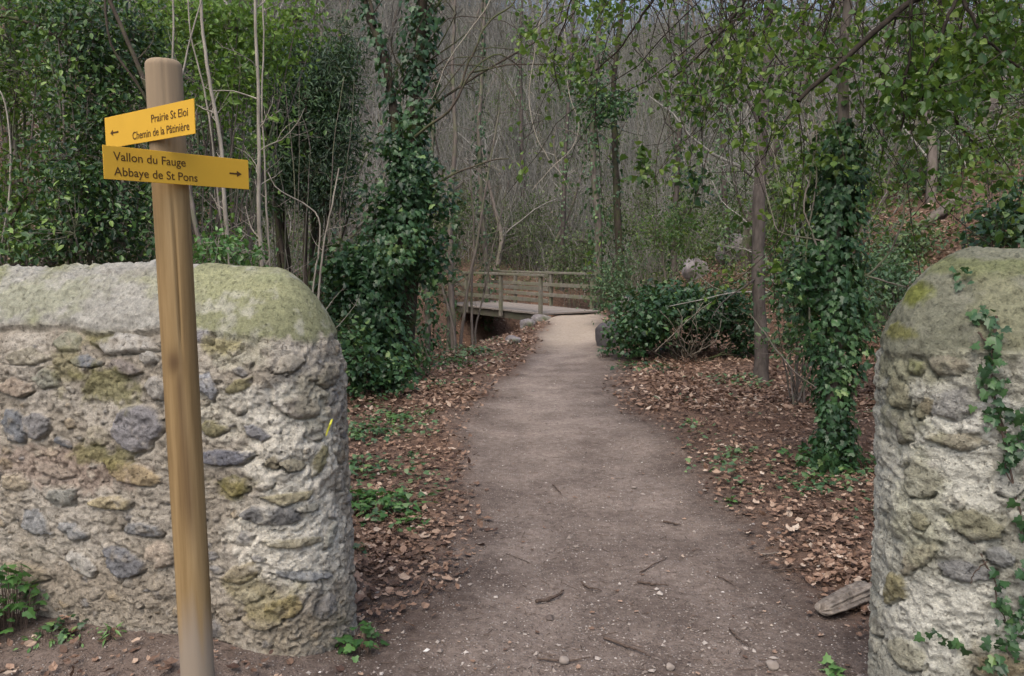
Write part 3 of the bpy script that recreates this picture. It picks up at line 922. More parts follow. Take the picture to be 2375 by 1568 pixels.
# ----------------------------------------------------------------------------- rocks
def rock(name, label, c, rx, ry, rz, seed, cat='rock', group=None, rot=0.0, mt='rock'):
    import bmesh
    bm = bmesh.new(); bmesh.ops.create_icosphere(bm, subdivisions=4, radius=1)
    V = np.array([v.co[:] for v in bm.verts]); Fa = np.array([[v.index for v in f.verts] for f in bm.faces]); bm.free()
    q = V * (1 + .28 * fbm(V[:, 0] * 1.1 + seed, V[:, 1] * 1.1, V[:, 2] * 1.1, o=2))[:, None]
    for _ in range(7):                                   # broken faces
        d = norm(RNG.normal(size=3)); h = q @ d; lim = RNG.uniform(.6, .85)
        q = q - np.maximum(h - lim, 0)[:, None] * d * .85
    q = q * (1 + .09 * fbm(V[:, 0] * 5, V[:, 1] * 5 + seed, V[:, 2] * 5, o=4))[:, None]
    q = q * np.array([rx, ry, rz]); cr, sr = math.cos(rot), math.sin(rot)
    q = np.stack([q[:, 0] * cr - q[:, 1] * sr, q[:, 0] * sr + q[:, 1] * cr, q[:, 2]], -1)
    a = Acc(); a.add(q, Fa)
    o = a.build(name, M[mt], smooth=True); o.location = [float(v) for v in c]
    return tag(o, label, cat, group)


def at_ground(px_, py_, dz=0):
    q = G(px_, py_)
    return q + np.array([0, 0, dz])


rock('boulder', 'dark grey boulder at the edge of the path, left of the rounded bush', at_ground(1412, 800, .10), .27, .30, .27, 2, mt='rockdark')
q = U(1705, 628, 19.5); rock('boulder', 'broad mauve grey boulder on the slope just left of the grey trunk', (q[0], q[1], H1(q[0], q[1]) + .25), .55, .5, .45, 5)
q = U(1612, 640, 20.5); rock('boulder', 'smaller mauve grey boulder above the rounded bush', (q[0], q[1], H1(q[0], q[1]) + .2), .38, .4, .38, 6)
q = U(1445, 640, 20.5); rock('boulder', 'pale jagged rock among leaves beside the footbridge railing end', (q[0], q[1], H1(q[0], q[1]) + .2), .32, .3, .34, 7)
rock('stone', 'pale stone on the ravine edge below the bridge deck', at_ground(1188, 796, .05), .16, .12, .10, 8)
rock('stone', 'mossy abutment stone under the nearest bridge post', (BA[0] - .05, BA[1] - .22, bz - .12), .28, .22, .16, 12)
rock('stone', 'flat abutment stone stepping down beside the bright end of the path', (BA[0] - .42, BA[1] - .75, bz - .22), .26, .24, .15, 13)
rock('stone', 'small white pebble beside the long twig at the bottom of the path', at_ground(1310, 1620 * .9496, .012), .021, .018, .017, 21, 'stone', None, 0, 'gravel')
rock('stone', 'white pebble at the bottom edge of the path centre', at_ground(1552, 1553, .012), .018, .018, .016, 22, 'stone', None, 0, 'gravel')
rock('stone', 'grey pebble near the bottom of the picture by the ivy covered wall', at_ground(1790, 1550, .015), .026, .024, .02, 23, 'stone', None, 0, 'gravel')

# ----------------------------------------------------------------------------- loose sticks and the log piece
def stick(label, pp, r, lift=.006, k=6, m='stick'):
    P_ = []
    for (tx, ty) in pp:
        g = G(tx, ty); P_.append(g + np.array([0, 0, lift + r]))
    P_ = np.array(P_)
    t = np.linspace(0, 1, 14); s = np.linspace(0, 1, len(P_))
    Q_ = np.stack([np.interp(t, s, P_[:, c]) for c in range(3)], -1)
    Q_ += RNG.normal(size=Q_.shape) * r * .35
    o0 = Q_[0].copy(); a = Acc()
    tube(a, Q_ - o0, np.interp(t, [0, .5, 1], [r, r * .85, r * .45]) * (1 + .15 * RNG.normal(size=14)), k, RNG.uniform(.2, .6))
    o = a.build('fallen_twig', M[m], smooth=True); o.location = [float(v) for v in o0]
    return tag(o, label, 'twig', 'twigs lying on the path')


stick('thick dark knobbly twig, shortest and thickest lying mid path', [(1243, 1403), (1275, 1394), (1298, 1386), (1305, 1375)], .0085)
stick('long straight dark twig slanting right near the bottom of the path', [(1403, 1487), (1440, 1500), (1475, 1512), (1508, 1527)], .0058)
stick('long thin twig lying level at the bottom of the path beside a white pebble', [(1245, 1532), (1310, 1541), (1370, 1530)], .0048)
stick('short curved dark twig right of the thick knobbly twig', [(1349, 1355), (1362, 1368), (1396, 1374)], .0052)
stick('straight dark twig pointing at the log, right of the curved twig', [(1478, 1354), (1512, 1359), (1552, 1362)], .0056)
stick('thin pale brown twig slanting up to the right above the straight dark twig', [(1482, 1332), (1512, 1315), (1546, 1298)], .0038)
stick('short dark twig lying alone on the right half of the path', [(1538, 1214), (1558, 1217), (1580, 1222)], .0065)
stick('small bent twig far up the middle of the path', [(1283, 1128), (1293, 1140), (1300, 1150)], .006)
stick('thin curved twig lying left of the log piece near the ivy wall', [(1690, 1462), (1710, 1485), (1735, 1503)], .0045)
stick('slim grey twig lying in the leaves left of the ivy wall', [(1795, 1330), (1840, 1326), (1890, 1322)], .0055, .012)
stick('pale slim twig in the leaves just above the slim grey one', [(1760, 1292), (1800, 1290), (1850, 1283)], .005, .012, 6, 'log')
stick('faint thin twig right of the straight dark twig', [(1665, 1340), (1690, 1352), (1706, 1368)], .0036)

lg0 = at_ground(1898, 1434, .032); lg1 = at_ground(2015, 1392, .055)
a = Acc()
t = np.linspace(0, 1, 70)
ax_ = lg1 - lg0; Ln = np.linalg.norm(ax_); ax_ = ax_ / Ln; sd_ax = norm(np.cross(ax_, [0, 0, 1.0])); upx = np.cross(sd_ax, ax_)
k = 56; ang = np.arange(k) / k * 2 * np.pi
prof = np.interp(t, [0, .1, .3, .7, .94, 1], [.024, .034, .040, .046, .044, .036])
TT, AG = np.meshgrid(t, ang, indexing='ij')
rr = prof[:, None] * (1 + .30 * fbm(np.cos(AG) * 2, np.sin(AG) * 2, TT * 2.0, o=3) + .20 * vnoise(np.cos(AG) * 5, np.sin(AG) * 5, TT * 1.6 + 4))
stri = fbm(np.cos(AG) * 5, np.sin(AG) * 5, TT * 6, o=4, g=.65)
rr = rr * (1 - .75 * sst(.07, 0, TT + .05 * vnoise(np.cos(AG) * 3, np.sin(AG) * 3)))
rr = rr - prof[:, None] * .05 * np.clip(-stri * 3, 0, 1) + prof[:, None] * .05 * vnoise(np.cos(AG) * 9, np.sin(AG) * 9, TT * 14)
V = TT[..., None] * Ln * ax_ + rr[..., None] * (np.cos(AG)[..., None] * sd_ax * 1.25 + np.sin(AG)[..., None] * upx * .82)
rr0 = 0
i = np.arange(69)[:, None] * k; j = np.arange(k)[None]; j2 = (j + 1) % k
a.add(V.reshape(-1, 3), [np.stack([i + j, i + j2, i + k + j2, i + k + j], -1).reshape(-1, 4), np.arange(k)[None, ::-1], (np.arange(k) + 69 * k)[None]], np.clip(.5 + .7 * stri, 0, 1).ravel())
o = a.build('log_piece', M['log'], smooth=True); o.location = [float(v) for v in lg0]
tag(o, 'weathered grey chunk of wood lying by the foot of the ivy wall', 'log')



# ============================================================================= vegetation
def wpt(px_, py_, d, base):
    return U(px_, py_, d) - base


def polyline(pts, n=24, wob=.0):
    """smooth curve through points"""
    pts = np.asarray(pts, float)
    s = np.concatenate([[0], np.cumsum(np.linalg.norm(np.diff(pts, axis=0), axis=1))]); s /= s[-1]
    t = np.linspace(0, 1, n)
    out = np.stack([np.interp(t, s, pts[:, c]) for c in range(3)], -1)
    for _ in range(max(1, n // (3 * len(pts)))):
        out[1:-1] = .25 * out[:-2] + .5 * out[1:-1] + .25 * out[2:]
    if wob:
        w_ = np.cumsum(RNG.normal(size=out.shape), 0); w_ -= np.linspace(0, 1, n)[:, None] * w_[-1]
        out += w_ * wob * (1 - .8 * np.array([0, 0, 1.0]))
    return out


def arclen(p):
    return np.concatenate([[0], np.cumsum(np.linalg.norm(np.diff(p, axis=0), axis=1))])


def sub_twigs(acc, path, r, n, L, k=3, t0=.1, t1=1.0, spread=.9, up=.25, wig=.18, tint=.5, depth=1, tips=None, seg=5):
    """side twigs along a stem; recursion gives finer ones; collects twig points for leaves"""
    s = arclen(path); tot = s[-1]
    for q in range(n):
        t = RNG.uniform(t0, t1)
        p = np.array([np.interp(t * tot, s, path[:, c]) for c in range(3)])
        i = min(int(np.searchsorted(s, t * tot)), len(path) - 1); tg = norm(path[i] - path[max(i - 1, 0)]) if i > 0 else norm(path[1] - path[0])
        d = norm(RNG.normal(size=3)); d = norm(d - tg * (d @ tg)) * spread + tg * (1 - spread * .5) + np.array([0, 0, up])
        l = L * RNG.uniform(.45, 1.15) * (1.15 - .6 * t)
        pp = wander(p, d, l, seg, wig, (0, 0, up * .15))
        r0 = r * RNG.uniform(.7, 1.1) * (1.1 - .5 * t)
        tube(acc, pp, np.linspace(r0, r0 * .35, seg + 1), k, tint, False)
        if tips is not None:
            tips.append(pp)
        if depth > 1:
            sub_twigs(acc, pp, r0 * .55, max(2, n // 3), l * .55, 3, .2, 1, spread, up, wig, tint, depth - 1, tips, 4)


def leaf_cloud(acc, centers, m, spread, tpl, size, tint_c, outward=None, droop=.5, up=.6, jit=.7, tj=.16):
    """m leaves round every centre; tint varies per clump and per leaf"""
    centers = np.asarray(centers, float); Nn = len(centers)
    pos = np.repeat(centers, m, 0) + RNG.normal(size=(Nn * m, 3)) * np.asarray(spread)
    out = np.zeros_like(pos) if outward is None else np.repeat(norm(outward), m, 0)
    nr = norm(out * .8 + np.array([0, 0, up]) + rdir(Nn * m) * jit)
    ax_ = norm(out * .5 + np.array([0, 0, -droop]) + rdir(Nn * m) * .9)
    tn = np.clip(np.repeat(tint_c, m) + RNG.normal(size=Nn * m) * tj, 0, 1)
    leaves(acc, tpl, pos, ax_, nr, size * (.42 + .9 * RNG.beta(1.6, 1.8, Nn * m)), tn)


def blob_points(blobs, n, shell=.45):
    """points through ellipsoids (c, r, weight); denser towards the surface, lumpy outline"""
    w_ = np.array([b[2] if len(b) > 2 else b[1][0] * b[1][1] * b[1][2] for b in blobs], float); w_ /= w_.sum()
    which = RNG.choice(len(blobs), n, p=w_)
    d = rdir(n); rad = RNG.uniform(0, 1, n) ** shell
    lump = 1 + .38 * fbm(d[:, 0] * 2.1 + which * 5, d[:, 1] * 2.1, d[:, 2] * 2.1, o=3)
    C_ = np.array([b[0] for b in blobs])[which]; R_ = np.array([b[1] for b in blobs])[which]
    off = d * (rad * lump)[:, None] * R_
    return C_ + off, d, which, rad


def shrub(name, label, cat, base, blobs, n, m, tpl, size, leaf, bark='barkdark', stem_r=.03, spread=.10, nst=None, mean=.42, var=.18, group=None, twig_r=.004, shell=.4, up=.6, hide_low=None, droop=.5):
    """stems fanning from the base into the leaf masses, a twig to each leaf clump"""
    root = thing(name, label, cat, base, group)
    base = np.asarray(base, float)
    bl = [(np.asarray(b[0]) - base, np.asarray(b[1]), *(b[2:])) for b in blobs]
    at_, al = Acc(), Acc()
    stems = []
    for b in bl:
        for q in range(nst or 2):
            tgt = b[0] + RNG.normal(size=3) * b[1] * .35
            st_ = np.array([RNG.normal() * .08, RNG.normal() * .08, -.1])
            mid = st_ * .5 + tgt * .5 + np.array([0, 0, .15 * np.linalg.norm(tgt)]) * .5 + RNG.normal(size=3) * .08
            pl = polyline([st_, mid, tgt], 14, .012)
            r0 = stem_r * RNG.uniform(.6, 1.1)
            tube(at_, pl, np.linspace(r0, r0 * .35, 14), 6, RNG.uniform(.3, .7), False, .1)
            stems.append(pl[4:])
    C_, d, wh, rad = blob_points(bl, n, shell)
    allst = np.concatenate(stems)
    nt_ = min(n, 420)
    for q in RNG.choice(n, nt_, replace=False):
        j = np.argmin(np.sum((allst - C_[q]) ** 2, 1) + RNG.uniform(0, .1))
        p = polyline([allst[j], (allst[j] + C_[q]) / 2 + RNG.normal(size=3) * .05, C_[q]], 5)
        tube(at_, p, np.linspace(twig_r, twig_r * .4, 5), 3, RNG.uniform(.3, .9), False)
    tint = np.clip(mean + var * fbm(C_[:, 0] * 2.3 + base[0], C_[:, 1] * 2.3, C_[:, 2] * 2.3, o=2) * 2.2 + var * .6 * RNG.normal(size=n), 0, 1)
    leaf_cloud(al, C_, m, spread, tpl, size, tint, d, droop, up)
    at_.build('stems' if False else 'trunk', M[bark], root, True)
    al.build('foliage', M[leaf], root)
    return root


def blob(px_, py_, d, rx, ry, rz=None, wgt=None):
    """leaf mass given by its picture centre, half width and half height in picture points, and depth"""
    s = d / F
    b = (U(px_, py_, d), np.array([rx * s, (rz if rz else rx * s * .8), ry * s]))
    return b if wgt is None else b + (wgt,)


def ivy_sleeve(acc, path, prof, n, tpl, size, mean=.4, var=.2, inner=.3, seed=0.0, light_top=0):
    """ivy leaves round a trunk; prof = [(t, half width)]"""
    s = arclen(path); tot = s[-1]
    ts = np.linspace(0, 1, 400); hw = np.interp(ts, [p[0] for p in prof], [p[1] for p in prof])
    cdf = np.cumsum(hw + .02); cdf /= cdf[-1]
    t = np.interp(RNG.uniform(0, 1, n), cdf, ts)
    c = np.stack([np.interp(t * tot, s, path[:, k]) for k in range(3)], -1)
    ang = RNG.uniform(0, 2 * np.pi, n)
    od = np.stack([np.cos(ang), np.sin(ang), np.zeros(n)], -1)
    lump = 1 + .42 * fbm(od[:, 0] * 1.4 + seed, od[:, 1] * 1.4, t * tot * 2.6, o=3) * 2.0
    r = np.interp(t, [p[0] for p in prof], [p[1] for p in prof]) * lump * np.where(RNG.uniform(0, 1, n) < inner, RNG.uniform(.3, .8, n), RNG.uniform(.75, 1.08, n))
    pos = c + od * r[:, None] + np.array([0, 0, 1.0]) * RNG.normal(0, .03, n)[:, None]
    nr = norm(od + np.array([0, 0, .55]) + rdir(n) * .55)
    axs = norm(od * .35 + np.array([0, 0, -.9]) + rdir(n) * .55)
    tn = np.clip(mean + var * 2 * fbm(pos[:, 0] * 3 + seed, pos[:, 1] * 3, pos[:, 2] * 3, o=2) + RNG.normal(0, .14, n) + light_top * (t - .5), 0, 1)
    leaves(acc, tpl, pos, axs, nr, size * (.38 + .95 * RNG.beta(1.6, 1.8, n)), tn)


def gbase(px_, py_=None, d=None):
    """ground point under a picture point (by depth if given)"""
    if d is None:
        return G(px_, py_)
    q = U(px_, 900, d)
    return np.array([q[0], q[1], H1(q[0], q[1])])


# ----------------------------------------------------------------------------- big ivy tree left of the path
b = gbase(905, d=10.3)
ivt = thing('ivy_tree', 'twin trunk tree wrapped in a broad tower of dark ivy left of the path', 'tree', b)
tr, fo = Acc(), Acc()
T1 = polyline([(0.05, 0, -.3), wpt(925, 760, 10.3, b), wpt(935, 560, 10.3, b), wpt(940, 420, 10.3, b), wpt(918, 300, 10.35, b), wpt(888, 120, 10.4, b), wpt(850, 20, 10.5, b), wpt(832, -130, 10.6, b), wpt(800, -420, 10.7, b)], 60, .004)
T2 = polyline([(0.15, .05, -.3), wpt(940, 760, 10.4, b), wpt(955, 560, 10.4, b), wpt(962, 330, 10.4, b), wpt(968, 160, 10.35, b), wpt(978, 0, 10.3, b), wpt(985, -200, 10.3, b), wpt(1010, -520, 10.3, b)], 60, .004)
tube(tr, T1, np.interp(np.linspace(0, 1, 60), [0, .5, 1], [.13, .055, .03]), 9, .3, True, .15)
tube(tr, T2, np.interp(np.linspace(0, 1, 60), [0, .5, 1], [.14, .075, .04]), 9, .25, True, .15)
for pp, r in (([(955, 322, 10.2), (1000, 285, 10.0), (1040, 262, 9.9), (1068, 215, 9.8), (1085, 175, 9.8), (1120, 140, 9.8), (1160, 120, 9.9), (1210, 160, 10)], .019), ([(1068, 205, 9.8), (1085, 150, 9.8), (1110, 110, 9.7), (1120, 70, 9.7), (1150, 35, 9.7), (1190, 15, 9.6), (1215, -60, 9.6)], .016),
              ([(985, 440, 10.2), (1060, 400, 10), (1140, 372, 10), (1180, 368, 10)], .016), ([(870, 60, 10.4), (848, -20, 10.4), (810, -90, 10.5)], .03), ([(960, 300, 10.4), (1010, 240, 10.4), (1070, 200, 10.5), (1150, 150, 10.5), (1260, 90, 10.6), (1330, 30, 10.6)], .02),
              ([(1085, 170, 9.9), (1180, 150, 9.9), (1290, 150, 10), (1350, 110, 10)], .012), ([(975, 60, 10.3), (1020, 10, 10.2), (1060, -60, 10.2)], .018), ([(905, 480, 10.3), (850, 520, 10.1), (812, 552, 10)], .014)):
    P_ = polyline([wpt(*q, b) for q in pp], 20, .006)
    tube(tr, P_, np.linspace(r, r * .45, 20), 6, .95 if r < .02 else .4, False)
    sub_twigs(tr, P_, r * .4, 7, .55, 3, .3, 1, .9, .1, .2, .6, 2)
for tt_ in (T1, T2):
    sub_twigs(tr, tt_[28:], .014, 12, .9, 4, 0, 1, 1, .2, .18, .5, 2)
    for q in range(9):                                   # long arching twigs
        i0 = int(RNG.integers(24, 54)); L_ = RNG.uniform(1.0, 2.4); az_ = RNG.uniform(-.9, .9) if RNG.uniform() < .75 else RNG.uniform(2, 4)
        dx, dy = math.cos(az_), math.sin(az_)
        pa_ = polyline([tt_[i0], tt_[i0] + np.array([dx * .35, dy * .35, .45]) * L_, tt_[i0] + np.array([dx * .75, dy * .75, .40]) * L_, tt_[i0] + np.array([dx, dy, .05]) * L_], 16, .008)
        tube(tr, pa_, np.linspace(.009, .0035, 16), 4, RNG.uniform(.6, 1), False); sub_twigs(tr, pa_, .004, 6, .45, 3, .2, 1, .9, 0, .2, .9, 2)
tr.build('trunk', M['barkdark'], ivt, True)
core = polyline([(-.1, 0, 0), wpt(862, 720, 10.1, b), wpt(885, 600, 10.1, b), wpt(935, 500, 10.2, b), wpt(950, 400, 10.25, b), wpt(940, 325, 10.3, b)], 40)
hz0 = arclen(core)[-1]
ivy_sleeve(fo, core, [(0, .50), (.14, .46), (.3, .50), (.45, .52), (.6, .40), (.72, .32), (.86, .28), (.96, .22), (1, .12)], 5000, IVY, .080, .48, .28, .3, 1.0)
ivy_sleeve(fo, T1[22:], [(0, .16), (.3, .13), (.6, .17), (1, .12)], 700, IVY, .092, .45, .2, .3, 2.0)
ivy_sleeve(fo, T2[20:], [(0, .24), (.25, .22), (.45, .27), (.7, .24), (1, .15)], 2000, IVY, .092, .45, .2, .3, 3.0)
side = blob_points([(wpt(840, 640, 9.9, b), np.array([.42, .4, .42])), (wpt(800, 690, 9.7, b), np.array([.28, .3, .28])), (wpt(1000, 590, 10.3, b), np.array([.25, .3, .35])), (wpt(985, 420, 10.2, b), np.array([.22, .25, .3])), (wpt(850, 780, 9.9, b), np.array([.35, .35, .4])), (wpt(1020, 480, 10.3, b), np.array([.22, .25, .3])), (wpt(880, 460, 10.1, b), np.array([.25, .25, .3])), (wpt(910, 345, 10.2, b), np.array([.18, .2, .25])), (wpt(780, 610, 9.7, b), np.array([.22, .25, .25]))], 560)
leaf_cloud(fo, side[0], 7, .12, IVY, .086, np.clip(.38 + .2 * RNG.normal(size=560), 0, 1), side[1])
fo.build('ivy_foliage', M['ivy'], ivt)

# ----------------------------------------------------------------------------- ivy tree at the right, close by
b = G(1925, 1080)
t_ = thing('ivy_tree', 'slim trunk sleeved in hanging ivy standing just left of the ivy covered wall', 'tree', b)
tr, fo = Acc(), Acc()
D = 5.9
T1 = polyline([(0, 0, -.2), wpt(1932, 1000, D, b), wpt(1938, 850, D, b), wpt(1930, 700, D, b), wpt(1925, 600, D, b), wpt(1938, 450, D, b), wpt(1955, 330, D, b), wpt(1950, 180, D, b), wpt(1962, 20, D, b), wpt(1950, -180, D, b), wpt(1975, -420, D, b)], 60, .003)
tube(tr, T1, np.interp(np.linspace(0, 1, 60), [0, .5, 1], [.075, .045, .022]), 8, .35, True, .15)
for pp, r in (([(1880, 780, 5.8), (1865, 560, 5.8), (1895, 400, 5.75), (1868, 300, 5.8), (1840, 180, 5.8)], .008), ([(1905, 600, 5.7), (1860, 480, 5.7), (1895, 330, 5.8), (1880, 200, 5.9)], .008), ([(1890, 900, 5.7), (1850, 870, 5.6), (1790, 790, 5.6), (1740, 730, 5.6)], .007),
              ([(1960, 640, 5.9), (2010, 640, 5.7), (2060, 590, 5.6), (2090, 520, 5.5), (2100, 440, 5.5)], .010), ([(2010, 640, 5.7), (2060, 655, 5.6), (2100, 665, 5.6)], .008), ([(1920, 560, 5.7), (1800, 540, 5.7), (1770, 440, 5.8), (1745, 300, 5.9)], .006)):
    P_ = polyline([wpt(*q, b) for q in pp], 20, .004)
    tube(tr, P_, np.linspace(r, r * .5, 20), 5, .85, False)
    sub_twigs(tr, P_, r * .45, 5, .3, 3, .2, 1, .9, .1, .2, .7, 1)
tr.build('trunk', M['bark'], t_, True)
core = T1[:int(60 * .58)]
ivy_sleeve(fo, core, [(0, .21), (.08, .19), (.16, .16), (.3, .17), (.42, .21), (.55, .24), (.66, .23), (.78, .20), (.9, .15), (1, .07)], 4600, IVY, .056, .48, .24, .28, 5.0)
side = blob_points([(wpt(1850, 640, 5.75, b), np.array([.11, .2, .28])), (wpt(1890, 760, 5.8, b), np.array([.10, .2, .15])), (wpt(1930, 350, 5.8, b), np.array([.14, .2, .20])), (wpt(1970, 700, 5.9, b), np.array([.09, .15, .22])), (wpt(1920, 1050, 5.75, b), np.array([.18, .22, .10]))], 150)
leaf_cloud(fo, side[0], 6, .06, IVY, .056, np.clip(.5 + .2 * RNG.normal(size=150), 0, 1), side[1])
fo.build('ivy_foliage', M['ivyfar'] if False else M['ivy'], t_)

# ----------------------------------------------------------------------------- grey trunk right of the bush
b = G(1765, 885)
t_ = thing('bare_tree', 'straight grey trunk rising right of the rounded bush', 'tree', b)
tr, cr = Acc(), Acc()
D = 10.3
T1 = polyline([(0, 0, -.2), wpt(1764, 860, D, b), wpt(1762, 760, D, b), wpt(1755, 650, D, b), wpt(1757, 500, D, b), wpt(1762, 380, D, b), wpt(1768, 250, D, b), wpt(1778, 100, D, b), wpt(1785, -100, D, b), wpt(1800, -520, D, b)], 50, .004)
tube(tr, T1, np.interp(np.linspace(0, 1, 50), [0, .06, .5, 1], [.118, .088, .070, .042]), 12, .45, True, .16)
tr.build('trunk', M['barkbrown'], t_, True)
for pp, r in (([(1760, 640, 10.3), (1690, 690, 10), (1650, 740, 9.8)], .014), ([(1762, 760, 10.3), (1830, 850, 9.2), (1880, 905, 8.4)], .010), ([(1766, 300, 10.3), (1700, 180, 10.2), (1640, 60, 10.2)], .022), ([(1770, 220, 10.3), (1850, 110, 10.4), (1900, -20, 10.5)], .022)):
    P_ = polyline([wpt(*q, b) for q in pp], 20, .006)
    tube(cr, P_, np.linspace(r, r * .4, 20), 5, .35, False)
    sub_twigs(cr, P_, r * .4, 8, .7, 3, .2, 1, .9, .1, .2, .5, 2)
sub_twigs(cr, T1[22:], .014, 26, 1.3, 4, 0, 1, 1, .3, .16, .5, 2)
cr.build('crown', M['barkbrown'], t_, True)

# ----------------------------------------------------------------------------- rounded bush with a dark hollow
b = G(1590, 838)
BD = 12.2
shrub('bush', 'rounded dark green bush with bare dead branches in its hollow front', 'bush', b,
      [blob(1500, 735, BD, 80, 55, .6), blob(1620, 710, BD + .2, 95, 48, .6), blob(1560, 695, BD + .3, 85, 34, .5), blob(1705, 720, BD + .1, 45, 60, .5), blob(1465, 775, BD - .1, 55, 45, .4), blob(1580, 755, BD + 1.0, 120, 60, .25), blob(1725, 800, BD + .2, 35, 40, .3)],
      1150, 7, IVY5, .080, 'ivy', 'barkdark', .018, .085, 2, .40, .2, None, .004, .3)
t_ = thing('dead_branch', 'bare pale dead branches fanning out in front of the rounded bush', 'branch', G(1600, 832))
b = G(1600, 832); cr = Acc()
for pp in ([(1598, 825, 12.0), (1590, 790, 11.8), (1555, 745, 11.7), (1530, 720, 11.7)], [(1600, 825, 12.0), (1625, 770, 11.7), (1610, 735, 11.6), (1640, 690, 11.6)], [(1600, 828, 12.0), (1570, 780, 11.7), (1585, 740, 11.6), (1570, 715, 11.6)], [(1600, 826, 12), (1660, 790, 11.7), (1672, 740, 11.7)], [(1520, 815, 11.8), (1560, 770, 11.7), (1600, 735, 11.6), (1650, 700, 11.6)]):
    P_ = polyline([wpt(*q, b) for q in pp], 14, .012)
    tube(cr, P_, np.linspace(.008, .004, 14), 5, .6, False); sub_twigs(cr, P_, .0035, 7, .35, 3, .2, 1, .9, .1, .25, .6, 2)
cr.build('branch', M['deadwood'], t_)

# ----------------------------------------------------------------------------- shrubs and evergreens: each a thing
SH = shrub
# behind the left wall
SH('ivy_bush', 'tall mass of dark glossy leaves behind the signpost boards, left of the post', 'bush', gbase(230, d=7.6),
   [blob(230, 130, 7.4, 120, 130, .7), blob(250, 280, 7.3, 110, 110, .6), blob(190, 430, 7.2, 150, 110, .7), blob(270, 520, 7.2, 120, 100, .6), blob(120, 560, 7.0, 130, 70, .6), blob(330, 90, 7.8, 70, 110, .6), blob(150, 30, 7.4, 110, 60, .6)],
   1250, 8, LEAF6, .066, 'ever', 'bark', .022, .11, 3, .44, .34, None, .006, .5)
SH('evergreen_bush', 'leafy evergreen bush at the left edge behind the wall with gaps of bare twigs', 'bush', gbase(20, d=8.6),
   [blob(40, 60, 8.4, 90, 90, .7), blob(20, 240, 8.3, 70, 60, .6), blob(-50, 150, 8.3, 90, 100, .7), blob(90, 190, 8.2, 70, 50, .5), blob(0, 380, 8.2, 80, 50, .5), blob(60, 500, 8.1, 90, 50, .6), blob(-60, 480, 8.0, 90, 80, .7)],
   900, 6, LEAF6, .066, 'canopy', 'bark', .018, .12, 3, .46, .30, None, .005, .5)
SH('spring_bush', 'light green bush with fresh yellow green leaves right of the post top', 'bush', gbase(520, d=9.0),
   [blob(470, 60, 8.8, 80, 80, .6), blob(560, 40, 8.9, 90, 60, .6), blob(510, 200, 8.7, 60, 70, .5), blob(570, 190, 8.8, 55, 70, .5), blob(590, 330, 8.8, 40, 60, .4), blob(690, 40, 9.3, 70, 40, .5), blob(640, 130, 9.2, 60, 50, .5), blob(380, 40, 8.7, 70, 60, .5)],
   800, 6, LEAF6, .076, 'lime', 'bark', .016, .13, 3, .60, .2, None, .004, .55)
SH('spring_bush', 'small fresh green shoots peeping over the left wall just right of the post', 'bush', gbase(520, d=6.4),
   [blob(510, 565, 6.2, 45, 35, .25), blob(560, 590, 6.2, 45, 18, .25), blob(470, 600, 6.2, 40, 22, .25)],
   75, 6, LEAF6, .06, 'plant', 'barkpale', .012, .06, 2, .5, .2, None, .003, .6)
SH('evergreen_tree', 'dense dark fine leaved evergreen tree between the spring bush and the ivy tower', 'tree', gbase(700, d=14.5),
   [blob(700, 260, 14.4, 105, 110, 1.0), blob(640, 220, 14.2, 70, 100, .8), blob(770, 190, 14.6, 60, 90, .8), blob(770, 330, 14.4, 75, 80, .9), blob(650, 390, 14.2, 90, 90, .9), blob(745, 430, 14.3, 80, 70, .8), blob(800, 110, 15.0, 40, 60, .6), blob(610, 110, 14.4, 60, 60, .7), blob(700, 130, 14.6, 60, 60, .7)],
   3000, 10, NARROW, .13, 'yew', 'barkdark', .06, .13, 2, .50, .22, None, .006, .45)
SH('evergreen_tree', 'dark ivy leaved evergreen rising behind the light green spring bush', 'tree', gbase(470, d=11.5),
   [blob(430, 120, 11.3, 110, 130, .9), blob(480, 300, 11.2, 90, 100, .8), blob(540, 450, 11.2, 90, 90, .8), blob(420, 470, 11.0, 80, 90, .7), blob(500, 570, 11.0, 110, 50, .7), blob(560, 170, 11.5, 70, 100, .8)],
   760, 8, LEAF6, .080, 'ever', 'bark', .035, .14, 3, .42, .18, None, .006, .45)
SH('evergreen_tree', 'dark evergreen filling the far left background above the wall', 'tree', gbase(110, d=12.5),
   [blob(60, 150, 12.4, 150, 140, 1.0), blob(200, 260, 12.3, 130, 140, 1.0), blob(150, 560, 12.2, 170, 60, .8), blob(270, 480, 12.0, 120, 110, .9), blob(260, 60, 12.5, 120, 100, .9)],
   560, 8, LEAF6, .085, 'ever', 'bark', .04, .17, 3, .40, .18, None, .006, .45)
SH('evergreen_shrub', 'low green shrub in front of the ivy tower near the end of the left wall', 'bush', gbase(830, d=8.9),
   [blob(840, 850, 8.8, 55, 55, .3), blob(900, 870, 8.9, 45, 35, .3), blob(810, 790, 9.0, 30, 60, .3)],
   190, 7, IVY5, .075, 'ivy', 'barkdark', .012, .08, 2, .45, .2, None, .004, .5)
